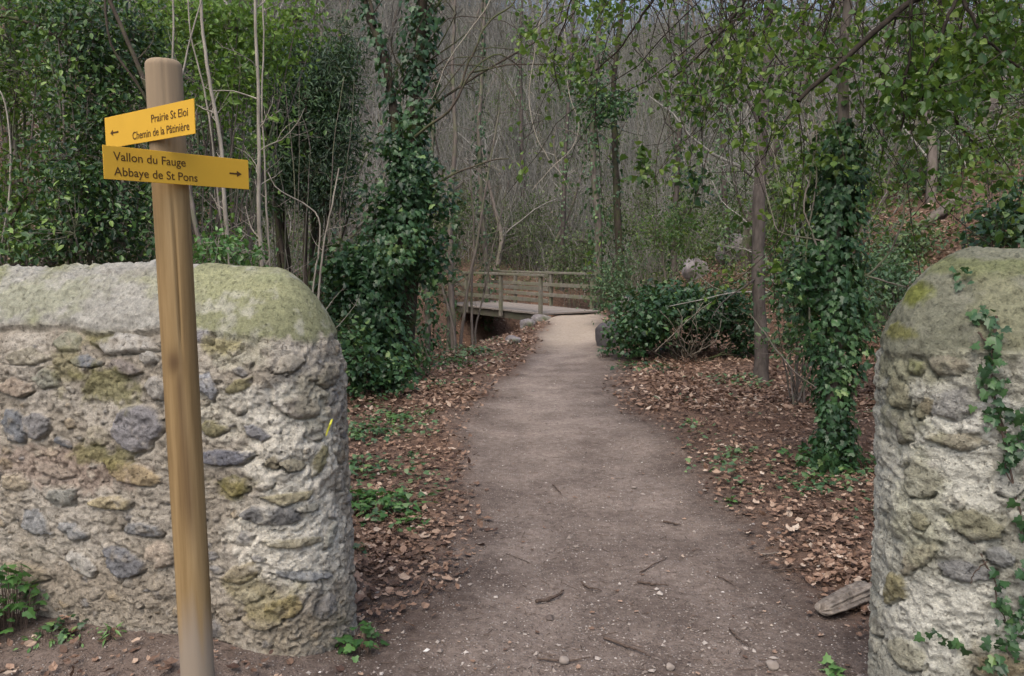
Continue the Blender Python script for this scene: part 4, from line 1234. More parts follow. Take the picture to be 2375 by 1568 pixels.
# right side
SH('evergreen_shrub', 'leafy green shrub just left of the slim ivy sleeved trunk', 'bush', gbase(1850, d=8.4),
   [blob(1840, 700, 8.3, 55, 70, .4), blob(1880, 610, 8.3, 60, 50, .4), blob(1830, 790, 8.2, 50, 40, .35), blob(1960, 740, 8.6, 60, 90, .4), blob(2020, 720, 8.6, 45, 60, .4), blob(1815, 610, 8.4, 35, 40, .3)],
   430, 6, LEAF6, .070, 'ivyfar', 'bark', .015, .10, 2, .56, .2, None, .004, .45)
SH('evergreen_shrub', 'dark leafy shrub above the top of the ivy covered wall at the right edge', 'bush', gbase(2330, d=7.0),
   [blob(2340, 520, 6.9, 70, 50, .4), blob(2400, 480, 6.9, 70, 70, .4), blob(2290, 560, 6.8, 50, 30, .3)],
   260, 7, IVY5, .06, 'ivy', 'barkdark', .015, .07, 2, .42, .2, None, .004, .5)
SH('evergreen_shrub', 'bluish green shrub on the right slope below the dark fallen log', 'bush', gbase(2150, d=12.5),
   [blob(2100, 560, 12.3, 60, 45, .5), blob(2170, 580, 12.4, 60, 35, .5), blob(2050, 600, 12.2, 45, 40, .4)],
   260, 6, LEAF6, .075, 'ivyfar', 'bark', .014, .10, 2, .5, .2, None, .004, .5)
SH('evergreen_shrub', 'light green hanging shrub on the right slope above the dark fallen log', 'bush', gbase(2290, d=11.5),
   [blob(2300, 400, 11.3, 60, 50, .5), blob(2230, 460, 11.3, 45, 40, .4), blob(2350, 330, 11.5, 55, 60, .5)],
   170, 5, LEAF6, .08, 'canopy', 'bark', .014, .12, 2, .6, .2, None, .004, .6)
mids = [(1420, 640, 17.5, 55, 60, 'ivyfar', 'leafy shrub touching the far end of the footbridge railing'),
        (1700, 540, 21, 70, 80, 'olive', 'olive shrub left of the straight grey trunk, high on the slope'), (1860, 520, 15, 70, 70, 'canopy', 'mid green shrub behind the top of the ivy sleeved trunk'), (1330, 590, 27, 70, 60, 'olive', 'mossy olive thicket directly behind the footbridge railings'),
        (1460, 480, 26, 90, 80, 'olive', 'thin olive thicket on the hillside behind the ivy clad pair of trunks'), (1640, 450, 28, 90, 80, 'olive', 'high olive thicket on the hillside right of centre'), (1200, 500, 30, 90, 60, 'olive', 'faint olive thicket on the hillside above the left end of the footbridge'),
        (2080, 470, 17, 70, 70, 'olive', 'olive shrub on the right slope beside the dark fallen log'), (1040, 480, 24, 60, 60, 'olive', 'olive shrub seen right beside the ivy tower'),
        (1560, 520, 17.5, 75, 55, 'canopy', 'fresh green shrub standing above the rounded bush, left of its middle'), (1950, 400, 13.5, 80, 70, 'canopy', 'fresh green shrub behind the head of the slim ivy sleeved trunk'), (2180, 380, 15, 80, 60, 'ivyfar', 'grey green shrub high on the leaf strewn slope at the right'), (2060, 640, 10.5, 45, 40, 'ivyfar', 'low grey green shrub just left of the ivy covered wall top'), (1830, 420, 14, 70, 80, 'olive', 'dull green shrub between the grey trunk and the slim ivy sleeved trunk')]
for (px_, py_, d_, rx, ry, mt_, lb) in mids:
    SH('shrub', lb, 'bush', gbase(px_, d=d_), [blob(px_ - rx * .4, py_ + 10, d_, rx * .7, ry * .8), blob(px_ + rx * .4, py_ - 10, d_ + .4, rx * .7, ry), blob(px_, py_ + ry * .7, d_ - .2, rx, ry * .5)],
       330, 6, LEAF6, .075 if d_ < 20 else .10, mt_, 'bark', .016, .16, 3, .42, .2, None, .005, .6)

# ----------------------------------------------------------------------------- saplings and thin stems behind the left wall
def sapling(name, label, pts, r, bark='barkpale', twigs=8, L=.7, leaf=None, cat='sapling', group=None, tint=.5, lsize=.07, nleaf=0, up=.2):
    (px0, py0, d0) = pts[0]
    b = gbase(px0, d=d0)
    root = thing(name, label, cat, b, group)
    tr = Acc()
    P_ = polyline([(0, 0, -.15)] + [wpt(*q, b) for q in pts], 36, .004)
    tube(tr, P_, np.linspace(r, r * .45, 36), 7, tint, False, .08)
    tr.build('trunk', M[bark], root, True)
    tips = []
    if twigs:
        cr = Acc()
        sub_twigs(cr, P_[6:], r * .38, twigs, L, 4, .05, 1, 1, up, .16, tint, 2, tips)
        cr.build('crown', M[bark], root, True)
    if nleaf and tips:
        fo = Acc(); q = np.array([t[-1] for t in tips]); q = q[RNG.choice(len(q), min(nleaf, len(q)), replace=False)]
        leaf_cloud(fo, q, 4, .06, LEAF6, lsize, np.clip(.5 + .2 * RNG.normal(size=len(q)), 0, 1), None)
        fo.build('foliage', M[leaf], root)
    return root


sapling('sapling', 'tall pale sapling rising straight up right of the lower sign board', [(612, 640, 7.6), (604, 420, 7.6), (598, 250, 7.6), (592, 60, 7.6), (590, -200, 7.6)], .026, 'barkpale', 16, .75, 'lime', nleaf=10)
sapling('sapling', 'second pale sapling, pressed close against the tall straight one', [(628, 640, 7.9), (618, 420, 7.9), (608, 240, 7.9), (612, 60, 7.9), (606, -200, 7.9)], .013, 'barkpale', 8, .5)
sapling('sapling', 'pale curved sapling leaning left behind the arrow of the lower sign board', [(532, 640, 7.2), (522, 500, 7.2), (512, 330, 7.2), (490, 200, 7.2), (470, 60, 7.2), (462, -160, 7.2)], .026, 'barkpale', 10, .6, 'lime', nleaf=8)
sapling('sapling', 'thin pale sapling between the curved one and the post', [(525, 640, 7.4), (498, 400, 7.4), (478, 220, 7.4), (440, 100, 7.4), (430, -120, 7.4)], .013, 'barkpale', 8, .5)
sapling('sapling', 'thin pale sapling branching beside the ivy tower above the wall end', [(738, 700, 8.6), (748, 560, 8.6), (768, 480, 8.6), (780, 420, 8.6), (786, 390, 8.6)], .016, 'barkpale', 7, .6)
sapling('sapling', 'slim sapling bending left at its top above the rounded end of the wall', [(722, 700, 8.3), (742, 560, 8.3), (742, 500, 8.3), (712, 475, 8.3), (640, 440, 8.2), (622, 400, 8.2)], .013, 'barkpale', 6, .5)
sapling('sapling', 'pale upright sapling standing behind the very top of the post', [(408, 640, 6.6), (402, 300, 6.6), (404, 120, 6.6), (402, -100, 6.6)], .016, 'barkpale', 8, .5)
sapling('sapling', 'pale sapling slanting right behind the very top of the post', [(400, 640, 6.8), (408, 240, 6.8), (432, 100, 6.8), (466, 0, 6.8), (490, -120, 6.8)], .013, 'barkpale', 6, .5)
sapling('young_tree', 'dark forked stem leaning right towards the post from the top of the picture', [(470, 640, 6.9), (440, 440, 6.9), (352, 225, 6.9), (318, 150, 6.9), (290, 80, 6.9), (248, -10, 6.9), (235, -140, 6.9)], .034, 'barkdark', 12, .7, tint=.6)
sapling('young_tree', 'second dark stem joining the forked one left of the post', [(460, 640, 7.0), (420, 420, 7.0), (330, 200, 7.0), (268, 120, 6.9), (250, 60, 6.9), (246, -60, 6.9)], .022, 'barkdark', 8, .6, tint=.5)
sapling('young_tree', 'brown stem leaning right low behind the post, just above the wall', [(480, 660, 6.6), (465, 560, 6.6), (445, 460, 6.6), (428, 380, 6.6)], .035, 'bark', 4, .5)
sapling('young_tree', 'crooked dark stem curving up at the left edge above the wall', [(-20, 600, 7.6), (10, 540, 7.6), (50, 460, 7.5), (110, 420, 7.5), (180, 350, 7.5), (215, 260, 7.5)], .03, 'barkdark', 10, .7)
sapling('young_tree', 'dark limb running level from the left edge near the top corner', [(-160, 500, 7.2), (-120, 120, 7.2), (-20, 30, 7.2), (60, 50, 7.2), (130, 80, 7.1), (190, 120, 7.1)], .03, 'barkdark', 10, .6)
sapling('sapling', 'pale bent stem at the left edge of the picture', [(0, 600, 7.0), (30, 430, 7.0), (25, 300, 7.0), (8, 215, 7.0), (-30, 180, 7.0)], .014, 'barkpale', 6, .45)
for k_, (px_, d_) in enumerate([(560, 9.8), (585, 10.4), (655, 10.0), (672, 11.2), (700, 9.4), (690, 11.8), (768, 11.0), (792, 9.8), (540, 10.8), (640, 12.2)]):
    sapling('thin_stem', 'one of the many thin bare stems in the dark thicket above the rounded wall end', [(px_, 640, d_), (px_ + RNG.uniform(-14, 14), 480, d_), (px_ + RNG.uniform(-24, 24), 330, d_), (px_ + RNG.uniform(-40, 40), 180, d_)], RNG.uniform(.008, .014), 'bark', 9, .7, cat='stem', group='thin stems in the thicket above the wall end')
# grey stems and the small ivy trunk standing before the left end of the footbridge
for (lb, pts, r, bk) in [('slim grey trunk standing before the left end of the footbridge', [(1052, 790, 14.6), (1046, 640, 14.6), (1042, 480, 14.6), (1058, 330, 14.6), (1050, 150, 14.6), (1060, -100, 14.6)], .06, 'bark'),
                         ('thin stem forking right before the left end of the footbridge', [(1068, 790, 14.8), (1080, 680, 14.8), (1110, 560, 14.8), (1130, 430, 14.8), (1160, 250, 14.8)], .035, 'bark'),
                         ('thin upright stem just in front of the footbridge deck', [(1095, 780, 15), (1092, 680, 15), (1098, 560, 15), (1090, 380, 15)], .028, 'bark'),
                         ('thin stem leaning left before the left end of the footbridge', [(1056, 790, 14.5), (1030, 680, 14.5), (1005, 560, 14.5), (990, 420, 14.5)], .03, 'bark'),
                         ('thin bare stem crossing in front of the second bridge post', [(1105, 760, 15.2), (1128, 660, 15.2), (1140, 580, 15.2), (1180, 420, 15.2)], .022, 'bark')]:
    sapling('bare_tree', lb, pts, r, bk, 12, 1.0, cat='tree')


def ivy_trunk(label, pts, r, prof, n, size, leaf='ivy', bark='bark', mean=.45, twigs=10, L=1.2, extra=None):
    (px0, py0, d0) = pts[0]
    b = gbase(px0, d=d0)
    root = thing('ivy_tree', label, 'tree', b)
    tr, fo = Acc(), Acc()
    P_ = polyline([(0, 0, -.2)] + [wpt(*q, b) for q in pts], 44, .006)
    tube(tr, P_, np.linspace(r, r * .4, 44), 8, .45, False, .1)
    sub_twigs(tr, P_[14:], r * .25, twigs, L, 4, .1, 1, 1, .2, .18, .5, 2)
    tr.build('trunk', M[bark], root, True)
    ivy_sleeve(fo, P_, prof, n, IVY5, size, mean, .2, .3, px0 * .1)
    if extra:
        bl = [blob(*e) for e in extra]; bl = [(q[0] - b, q[1]) for q in bl]
        s_ = blob_points(bl, 60 * len(bl)); leaf_cloud(fo, s_[0], 6, .12, IVY5, size, np.clip(mean + .2 * RNG.normal(size=len(s_[0])), 0, 1), s_[1])
    fo.build('ivy_foliage', M[leaf], root)


ivy_trunk('ivy clad trunk right of the ivy tower, low before the bridge', [(992, 790, 13.2), (990, 690, 13.2), (985, 560, 13.2), (1000, 400, 13.2), (1010, 200, 13.2)], .05, [(0, .25), (.2, .2), (.34, .22), (.45, .12), (.6, .03), (1, .02)], 700, .085)
ivy_trunk('thin ivy streaked trunk behind the footbridge, left of its middle', [(1128, 640, 25), (1120, 520, 25), (1112, 400, 25), (1108, 300, 25), (1120, 100, 25), (1130, -100, 25)], .10, [(0, .25), (.3, .3), (.5, .26), (.62, .18), (.75, .08), (1, .04)], 700, .12, 'ivy', 'bark', .42)
ivy_trunk('ivy clad trunk with a leafy green head in the middle of the hillside', [(1385, 640, 22), (1388, 520, 22), (1375, 400, 22), (1372, 300, 22), (1380, 180, 22), (1390, 20, 22), (1400, -100, 22)], .12, [(0, .3), (.3, .35), (.45, .3), (.6, .35), (.72, .45), (.8, .25), (1, .1)], 1000, .11, 'ivy', 'bark', .55, 14, 1.5, [(1395, 255, 21.8, 60, 45, .6), (1440, 240, 21.8, 40, 45, .5), (1350, 215, 21.8, 40, 40, .5)])
ivy_trunk('dark bare trunk with patches of ivy next to the leafy headed one', [(1440, 640, 23), (1432, 500, 23), (1425, 330, 23), (1420, 200, 23), (1440, 50, 23), (1450, -100, 23)], .13, [(0, .3), (.3, .25), (.5, .16), (.6, .08), (1, .06)], 420, .11, 'ivy', 'barkdark', .45, 12, 1.5)
ivy_trunk('ivy covered stem beside the thin grey stems before the footbridge', [(1042, 770, 15.8), (1046, 640, 15.8), (1040, 540, 15.8), (1055, 400, 15.8)], .05, [(0, .14), (.35, .18), (.7, .2), (.85, .1), (1, .02)], 420, .085, 'ivyfar', 'bark', .4)

BROAD = (LEAF6[0] * np.array([1.45, 1, 1.3]), LEAF6[1])
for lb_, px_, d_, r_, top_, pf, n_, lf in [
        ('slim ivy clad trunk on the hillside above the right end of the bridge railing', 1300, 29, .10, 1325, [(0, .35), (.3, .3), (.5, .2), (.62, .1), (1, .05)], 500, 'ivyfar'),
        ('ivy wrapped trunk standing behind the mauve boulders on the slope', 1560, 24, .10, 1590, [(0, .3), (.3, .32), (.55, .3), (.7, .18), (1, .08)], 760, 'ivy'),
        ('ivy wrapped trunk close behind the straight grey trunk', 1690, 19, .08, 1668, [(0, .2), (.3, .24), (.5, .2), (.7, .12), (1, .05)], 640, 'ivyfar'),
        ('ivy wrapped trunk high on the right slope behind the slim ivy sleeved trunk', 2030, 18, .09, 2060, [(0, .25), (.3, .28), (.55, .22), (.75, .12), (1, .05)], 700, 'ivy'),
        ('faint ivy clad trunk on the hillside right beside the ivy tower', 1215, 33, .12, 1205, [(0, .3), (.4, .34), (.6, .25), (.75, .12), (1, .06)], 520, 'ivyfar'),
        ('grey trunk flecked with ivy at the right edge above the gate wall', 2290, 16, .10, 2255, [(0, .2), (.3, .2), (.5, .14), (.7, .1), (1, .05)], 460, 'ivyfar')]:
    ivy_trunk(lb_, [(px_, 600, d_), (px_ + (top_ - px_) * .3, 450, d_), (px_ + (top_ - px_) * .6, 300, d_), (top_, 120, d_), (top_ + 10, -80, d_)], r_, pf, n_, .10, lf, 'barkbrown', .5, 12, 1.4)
# ----------------------------------------------------------------------------- overhanging tree at the upper right
b = np.array([4.35, 4.9, H1(4.35, 4.9)])
oh = thing('overhanging_tree', 'dark branched tree leaning in from the top right with thin scattered green leaves', 'tree', b)
tr, fo = Acc(), Acc()
TK = polyline([(0, 0, -.3), (-.1, .05, 1.2), (-.15, .0, 2.4), (-.35, .1, 3.4), (-.5, .1, 4.6), (-.3, .1, 6.0)], 40, .006)
tube(tr, TK, np.linspace(.13, .05, 40), 10, .35, True, .15)
tips = []
fork = TK[26]
limbs = [([(2330, -70, 5.2), (2200, -45, 5.1), (2115, -5, 5.1), (2040, 60, 5.0), (1960, 140, 5.0), (1885, 200, 5.0), (1850, 235, 5.0)], .036, .2),
         ([(2200, -45, 5.1), (2110, 0, 5.0), (2118, 80, 5.0), (2112, 150, 5.0), (2092, 200, 5.0), (2088, 300, 5.0)], .015, .1), ([(2250, -60, 5.0), (2196, 20, 4.9), (2180, 110, 4.9), (2150, 182, 4.9), (2135, 260, 4.9)], .014, .1),
         ([(2260, -60, 5.0), (2240, 0, 4.9), (2290, 80, 4.8), (2330, 140, 4.8), (2380, 170, 4.8)], .014, .1), ([(2150, 180, 4.9), (2200, 220, 4.9), (2225, 290, 4.9), (2270, 330, 4.9), (2320, 380, 4.9)], .011, .1), ([(2200, -40, 5.2), (2160, 40, 5.2), (2150, 130, 5.2), (2190, 200, 5.2)], .011, .1),
         ([(2330, -90, 5.2), (2100, -170, 5.6), (1800, -130, 6.0), (1600, -110, 6.4), (1420, -60, 6.8), (1310, -20, 7.0)], .045, .4), ([(1800, -130, 6.0), (1720, 20, 6.2), (1640, 110, 6.4), (1560, 180, 6.5)], .016, .4), ([(1600, -110, 6.4), (1500, 30, 6.6), (1430, 130, 6.7), (1350, 190, 6.8)], .014, .4),
         ([(2330, -120, 5.4), (2150, -230, 6.2), (1950, -160, 7.2), (1800, 0, 7.6), (1740, 140, 7.8)], .035, .5), ([(1420, -60, 6.8), (1330, -10, 6.9), (1285, 120, 7.0), (1300, 220, 7.0)], .010, .5), ([(2330, -60, 4.9), (2380, 0, 4.9), (2440, 60, 4.9)], .02, .4)]
LP = []
for pp, r, tn in limbs:
    c_ = [wpt(*q, b) for q in pp]
    if pp[0][0] >= 2330:
        c_ = [fork] + c_
    P_ = polyline(c_, 30, .006); LP.append((P_, r))
    tube(tr, P_, np.linspace(r, r * .4, 30), 7, tn, False, .08)
    sub_twigs(tr, P_[6:], max(r * .22, .003), 9, .55, 4, .1, 1, 1, -.1, .22, .4, 2, tips)
# hanging leafy shoots
for (x0, x1, n_, dmin, dmax, lmin, lmax) in [(1280, 1480, 14, 6.4, 7.4, .4, 1.5), (1480, 1700, 26, 6.0, 7.4, 1.0, 2.7), (1700, 2000, 46, 5.4, 7.2, 1.2, 2.9), (2000, 2374, 32, 4.9, 6.4, 1.0, 2.4)]:
    for q in range(n_):
        d_ = RNG.uniform(dmin, dmax); px_ = RNG.uniform(x0, x1)
        st_ = wpt(px_, RNG.uniform(-160, -20), d_, b)
        allp = np.concatenate([p for p, _ in LP[6:10]] + [LP[0][0]]); near = allp[np.argmin(np.sum((allp - st_) ** 2, 1))]
        l = RNG.uniform(lmin, lmax)
        pw = wander(st_, (RNG.normal() * .9, RNG.normal() * .5, -1), l, 9, .22, (0, 0, -.03))
        P_ = np.concatenate([polyline([near, (near + st_) / 2 + np.array([0, 0, .05]), st_], 5)[:-1], pw])
        tube(tr, P_, np.linspace(.006, .0025, len(P_)), 4, RNG.uniform(.3, 1), False)
        tips.append(pw); sub_twigs(tr, pw, .0028, 7, .38, 3, .1, 1, 1, -.1, .2, .6, 1, tips)
tr.build('trunk', M['limb'], oh, True)
cen = np.concatenate([t[1:] for t in tips])
# leaves thin out downwards and towards the middle of the picture
wc = cen + b
dep = wc[:, 1] * CP - (wc[:, 2] - EYE) * SP
el_ = (wc[:, 2] - EYE) / wc[:, 1]; az = wc[:, 0] / wc[:, 1]
keep = RNG.uniform(0, 1, len(cen)) < (.42 + .40 * sst(.0, .26, el_)) * (.62 + .38 * sst(.08, .3, az)) * (.12 + .88 * sst(-.22, .18, fbm(wc[:, 0] * 1.7, wc[:, 1] * 1.1, wc[:, 2] * 1.7, o=3)))
cc = cen[keep]
leaf_cloud(fo, cc, 3, .055, BROAD, .060, np.clip(.58 + .3 * fbm(cc[:, 0] * 2, cc[:, 1] * 2, cc[:, 2] * 2, o=2) * 2 + .14 * RNG.normal(size=len(cc)), 0, 1), None, .6, .8)
fo.build('foliage', M['canopy'], oh)

# small hanging ivy spray in the middle distance and pale vines
def vine(label, pts, r, leafn=0, size=.07, leaf='canopy', at_=None, bark='vine'):
    top = U(*pts[0]); root = thing('hanging_vine', label, 'vine', top)
    a = Acc(); P_ = polyline([wpt(*q, top) for q in pts], 30, .006)
    r *= .72
    tube(a, P_, np.linspace(r, r * .6, 30), 5, .4, False); sub_twigs(a, P_, r * .5, 5, .35, 3, .2, 1, 1, -.1, .2, .6, 1)
    a.build('stem', M[bark], root, True)
    if leafn:
        f = Acc(); q = P_[np.clip((RNG.uniform(*at_, leafn) * 29).astype(int), 0, 29)]
        leaf_cloud(f, q, 3, .05, IVY5, size, np.clip(.45 + .2 * RNG.normal(size=leafn), 0, 1), None)
        f.build('foliage', M[leaf], root)


vine('thin vine ending in a bunch of bright green leaves, over the path', [(1470, -60, 7.2), (1500, 120, 7.3), (1480, 280, 7.3), (1492, 380, 7.3), (1498, 425, 7.3)], .005, 26, .075, 'canopy', (.84, 1))
vine('thin vine ending in a bunch of dark leaves left of the grey trunk', [(1650, -60, 7.0), (1630, 150, 7.0), (1600, 320, 7.0), (1610, 430, 7.0), (1606, 480, 7.0)], .004, 22, .075, 'ivy', (.86, 1))
vine('thin vine with yellowish leaves hanging just left of the ivy sleeved trunk', [(1850, -60, 6.0), (1800, 150, 6.0), (1790, 350, 6.0), (1830, 520, 6.0), (1800, 570, 6.0)], .004, 20, .065, 'canopy', (.8, 1))
vine('long pale looping vine hanging in the centre of the picture', [(1270, -60, 9.0), (1240, 90, 9.0), (1222, 240, 9.0), (1238, 310, 9.0), (1275, 372, 9.0), (1310, 410, 9.0), (1318, 440, 9.0)], .009)
vine('pale vine crossing the looping one from the right', [(1310, -60, 9.2), (1308, 150, 9.2), (1325, 240, 9.2), (1345, 290, 9.2), (1325, 345, 9.2), (1280, 385, 9.2), (1235, 440, 9.2)], .008)
vine('straight pale vine hanging left of the ivy sleeved trunk', [(1880, -60, 6.4), (1876, 120, 6.4), (1890, 300, 6.4), (1870, 420, 6.4), (1872, 520, 6.4)], .006)
vine('pale vine hanging before the grey trunk near the top', [(1690, -60, 8.6), (1730, 180, 8.6), (1785, 330, 8.6), (1802, 420, 8.6)], .008)
vine('pale slanting vine right of the twin trunks at the top', [(1170, -60, 9.4), (1110, 40, 9.4), (1060, 110, 9.4), (1025, 160, 9.4), (1000, 230, 9.4)], .009)

# ----------------------------------------------------------------------------- low ground ivy and small plants
def plant(name, label, c, r, n, size, h, tpl=IVY, leaf='plant', mean=.45, cat='plant', group=None):
    c = np.asarray(c, float); root = thing(name, label, cat, c, group)
    st_, fo = Acc(), Acc()
    rr = r * np.sqrt(RNG.uniform(0, 1, n)) * (1 + .5 * RNG.normal(size=n) * .5); an = RNG.uniform(0, 2 * np.pi, n)
    x, y = rr * np.cos(an), rr * np.sin(an)
    zg = H(c[0] + x, c[1] + y) - c[2]
    hh = h * (1 - .5 * (rr / r) ** 2) * RNG.uniform(.35, 1.15, n)
    top = np.stack([x, y, zg + np.maximum(hh, .012)], -1)
    for q in range(min(n, 120)):
        p0 = np.array([x[q] * .75, y[q] * .75, zg[q] - .01]); tube(st_, polyline([p0, (p0 + top[q]) / 2 + RNG.normal(size=3) * .008, top[q]], 4), [.0022, .0018, .0016, .0012], 3, .5, False)
    od = np.stack([x, y, np.full(n, .0)], -1)
    leaves(fo, tpl, top, norm(norm(od) * .8 + rdir(n) * .6 + np.array([0, 0, -.15])), norm(np.array([0, 0, 1.0]) + norm(od) * .25 + rdir(n) * .4), size * RNG.uniform(.6, 1.25, n), np.clip(mean + .2 * RNG.normal(size=n), 0, 1))
    st_.build('stem', M['stick'], root); fo.build('foliage', M[leaf], root)
    return root


plant('ivy_plant', 'bushy fresh green ivy plant against the left wall at the left edge of the picture', at_ground(14, 1462), .13, 120, .052, .27, IVY, 'plant', .42)
plant('small_plant', 'little sprig of pale green leaves on the soil left of the post', at_ground(100, 1492), .075, 26, .028, .04, LEAF6, 'plant', .7)
plant('small_plant', 'tiny yellow green sprig between the pale sprig and the post', at_ground(192, 1482), .06, 16, .022, .04, LEAF6, 'plant', .85)
plant('ivy_plant', 'small grey green ivy sprig at the foot of the left wall', at_ground(150, 1466), .07, 22, .034, .05, IVY, 'ivy', .6)
plant('small_plant', 'tuft of thin grass green leaves at the foot of the left wall', at_ground(262, 1478), .035, 22, .045, .05, NARROW, 'plant', .6)
plant('ivy_plant', 'ivy sprig growing at the bottom corner of the left wall beside the path', at_ground(838, 1506), .075, 34, .045, .10, IVY, 'plant', .35)
plant('ivy_plant', 'bright green clump in the dead leaves beside the left wall end', at_ground(890, 1185), .22, 110, .055, .10, IVY, 'plant', .45)
plant('ivy_plant', 'smaller green clump at the end of the left wall beside the bright one', at_ground(828, 1180), .12, 55, .055, .11, IVY, 'plant', .35)
plant('ivy_plant', 'greyish ivy patch behind the left wall end below the ivy tower', at_ground(850, 1010), .28, 90, .055, .09, IVY, 'ivy', .62)
plant('ivy_plant', 'lush ivy patch on the ravine edge at the foot of the ivy tower', at_ground(870, 915), .45, 260, .065, .24, IVY5, 'ivy', .55)
plant('ivy_plant', 'tiny green sprig alone in the leaves left of the path', at_ground(965, 1062), .07, 18, .045, .06, IVY, 'ivy', .5)
plant('ivy_plant', 'pale green ground ivy along the path edge before the stems by the bridge', at_ground(1020, 850), .55, 200, .065, .12, IVY5, 'plant', .4)
plant('ivy_plant', 'second patch of ground ivy nearer the footbridge along the path edge', at_ground(1095, 822), .45, 150, .07, .14, IVY5, 'ivyfar', .55)
plant('ivy_plant', 'ground ivy around the foot of the ivy sleeved trunk', at_ground(1945, 1080), .36, 190, .058, .13, IVY, 'plant', .32)
plant('ivy_plant', 'low ivy trailing left below the ivy sleeved trunk', at_ground(1880, 1125), .2, 70, .05, .06, IVY, 'ivy', .55)
plant('ivy_plant', 'small greyish sprig in the leaves left of the ivy sleeved trunk', at_ground(1712, 1055), .14, 40, .045, .06, IVY, 'ivyfar', .6)
plant('ivy_plant', 'tiny green sprig on the dark soil right of the path', at_ground(1690, 1165), .05, 14, .04, .04, IVY, 'plant', .5)
plant('ivy_plant', 'pale green ivy round the foot of the straight grey trunk', at_ground(1720, 890), .40, 120, .06, .10, IVY5, 'ivyfar', .62)
plant('ivy_plant', 'small ivy clump in front of the dark boulder', at_ground(1402, 828), .14, 50, .06, .18, IVY5, 'ivy', .5)
plant('small_plant', 'single little yellow green plant right of the path', at_ground(1607, 988), .045, 10, .06, .05, LEAF6, 'plant', .95)
plant('small_plant', 'bright pale green plant on the path near the bottom by the ivy covered wall', at_ground(1922, 1556), .035, 12, .042, .03, IVY, 'plant', .92)
plant('ivy_plant', 'ivy trailing along the path edge below the rounded bush', at_ground(1490, 855), .5, 120, .065, .10, IVY5, 'ivy', .5)

plant('ivy_plant', 'dark ivy patch in the leaves beside the wall end, above the bright clump', at_ground(845, 1090), .22, 80, .05, .08, IVY, 'ivy', .5)
plant('ivy_plant', 'low green patch at the path edge midway between the wall end and the bridge', at_ground(930, 975), .26, 80, .055, .07, IVY, 'plant', .4)
plant('ivy_plant', 'little ivy sprig right below the bright clump beside the wall end', at_ground(940, 1215), .10, 26, .045, .05, IVY, 'plant', .5)
plant('ivy_plant', 'ivy sprig against the wall end, lowest on the left path edge', at_ground(832, 1290), .07, 20, .04, .07, IVY, 'ivy', .55)
# creeping ivy on the right wall
b0i = rw_loc(2310, 900); b0 = RWP[b0i]
iv = thing('creeping_ivy', 'ivy vine creeping over the face of the right gate wall', 'ivy', b0)
st_, fo = Acc(), Acc()


def on_wall(tx, ty, h=.012):
    i, j = rw_loc(tx, ty)
    return RWP[i, j] + RWN[i, j] * h, RWN[i, j]


for pp, r in (([(2309, 735), (2310, 760), (2300, 830), (2292, 900), (2322, 975), (2345, 1040), (2368, 1060)], .0042), ([(2265, 775), (2290, 800), (2296, 840)], .003), ([(2320, 975), (2340, 1100), (2360, 1180), (2372, 1260)], .004), ([(2262, 1260), (2285, 1310), (2305, 1350), (2310, 1400), (2330, 1440)], .003), ([(2285, 1300), (2262, 1330), (2250, 1350)], .002), ([(2330, 1440), (2350, 1470), (2372, 1480)], .004), ([(2345, 1040), (2330, 1090), (2345, 1120)], .003)):
    P_ = polyline([on_wall(*q, .009)[0] - b0 for q in pp], 16, .002)
    tube(st_, P_, np.linspace(r, r * .6, 16), 5, .4, False)
lp, ln = [], []
for (tx, ty, rx, ry, n_) in [(2235, 655, 20, 22, 9), (2275, 745, 28, 26, 14), (2300, 775, 14, 18, 8), (2290, 830, 24, 34, 16), (2300, 890, 26, 30, 14), (2285, 870, 22, 18, 8), (2280, 950, 20, 14, 7), (2325, 960, 26, 26, 14), (2350, 1010, 28, 28, 16), (2340, 1060, 30, 24, 14), (2368, 960, 14, 30, 10), (2365, 1190, 14, 60, 9), (2315, 1385, 18, 40, 9), (2310, 1350, 10, 30, 5), (2180, 1470, 30, 14, 6), (2215, 1490, 14, 14, 4), (2330, 1480, 40, 34, 24), (2360, 1430, 20, 30, 12), (2300, 1530, 40, 20, 12), (2375, 1340, 14, 60, 8)]:
    for q in range(n_):
        p, nn = on_wall(tx + RNG.normal() * rx * .6, ty + RNG.normal() * ry * .6, RNG.uniform(.012, .04)); lp.append(p - b0); ln.append(nn)
lp, ln = np.array(lp), np.array(ln)
n_ = len(lp)
leaves(fo, IVY, lp, norm(np.array([0, 0, -.7]) + rdir(n_) * .7), norm(ln + np.array([0, 0, .35]) + rdir(n_) * .35), .029 * RNG.uniform(.6, 1.3, n_), np.clip(.5 + .2 * RNG.normal(size=n_), 0, 1))
st_.build('stem', M['stick'], iv, True); fo.build('foliage', M['ivy'], iv)

# mossy log lying on the right slope
q0 = gbase(2120, d=13.5); q1 = gbase(2215, d=13.9)
a = Acc(); tube(a, polyline([(0, 0, .06), (q1 - q0) * .5 + np.array([0, 0, .14]), q1 - q0 + np.array([0, 0, .08])], 20, .01), np.linspace(.07, .11, 20), 10, .4, True, .2)
o = a.build('fallen_log', M['bark'], smooth=True); o.location = [float(v) for v in q0]; tag(o, 'dark fallen log lying across the leaf strewn slope at the right', 'log')

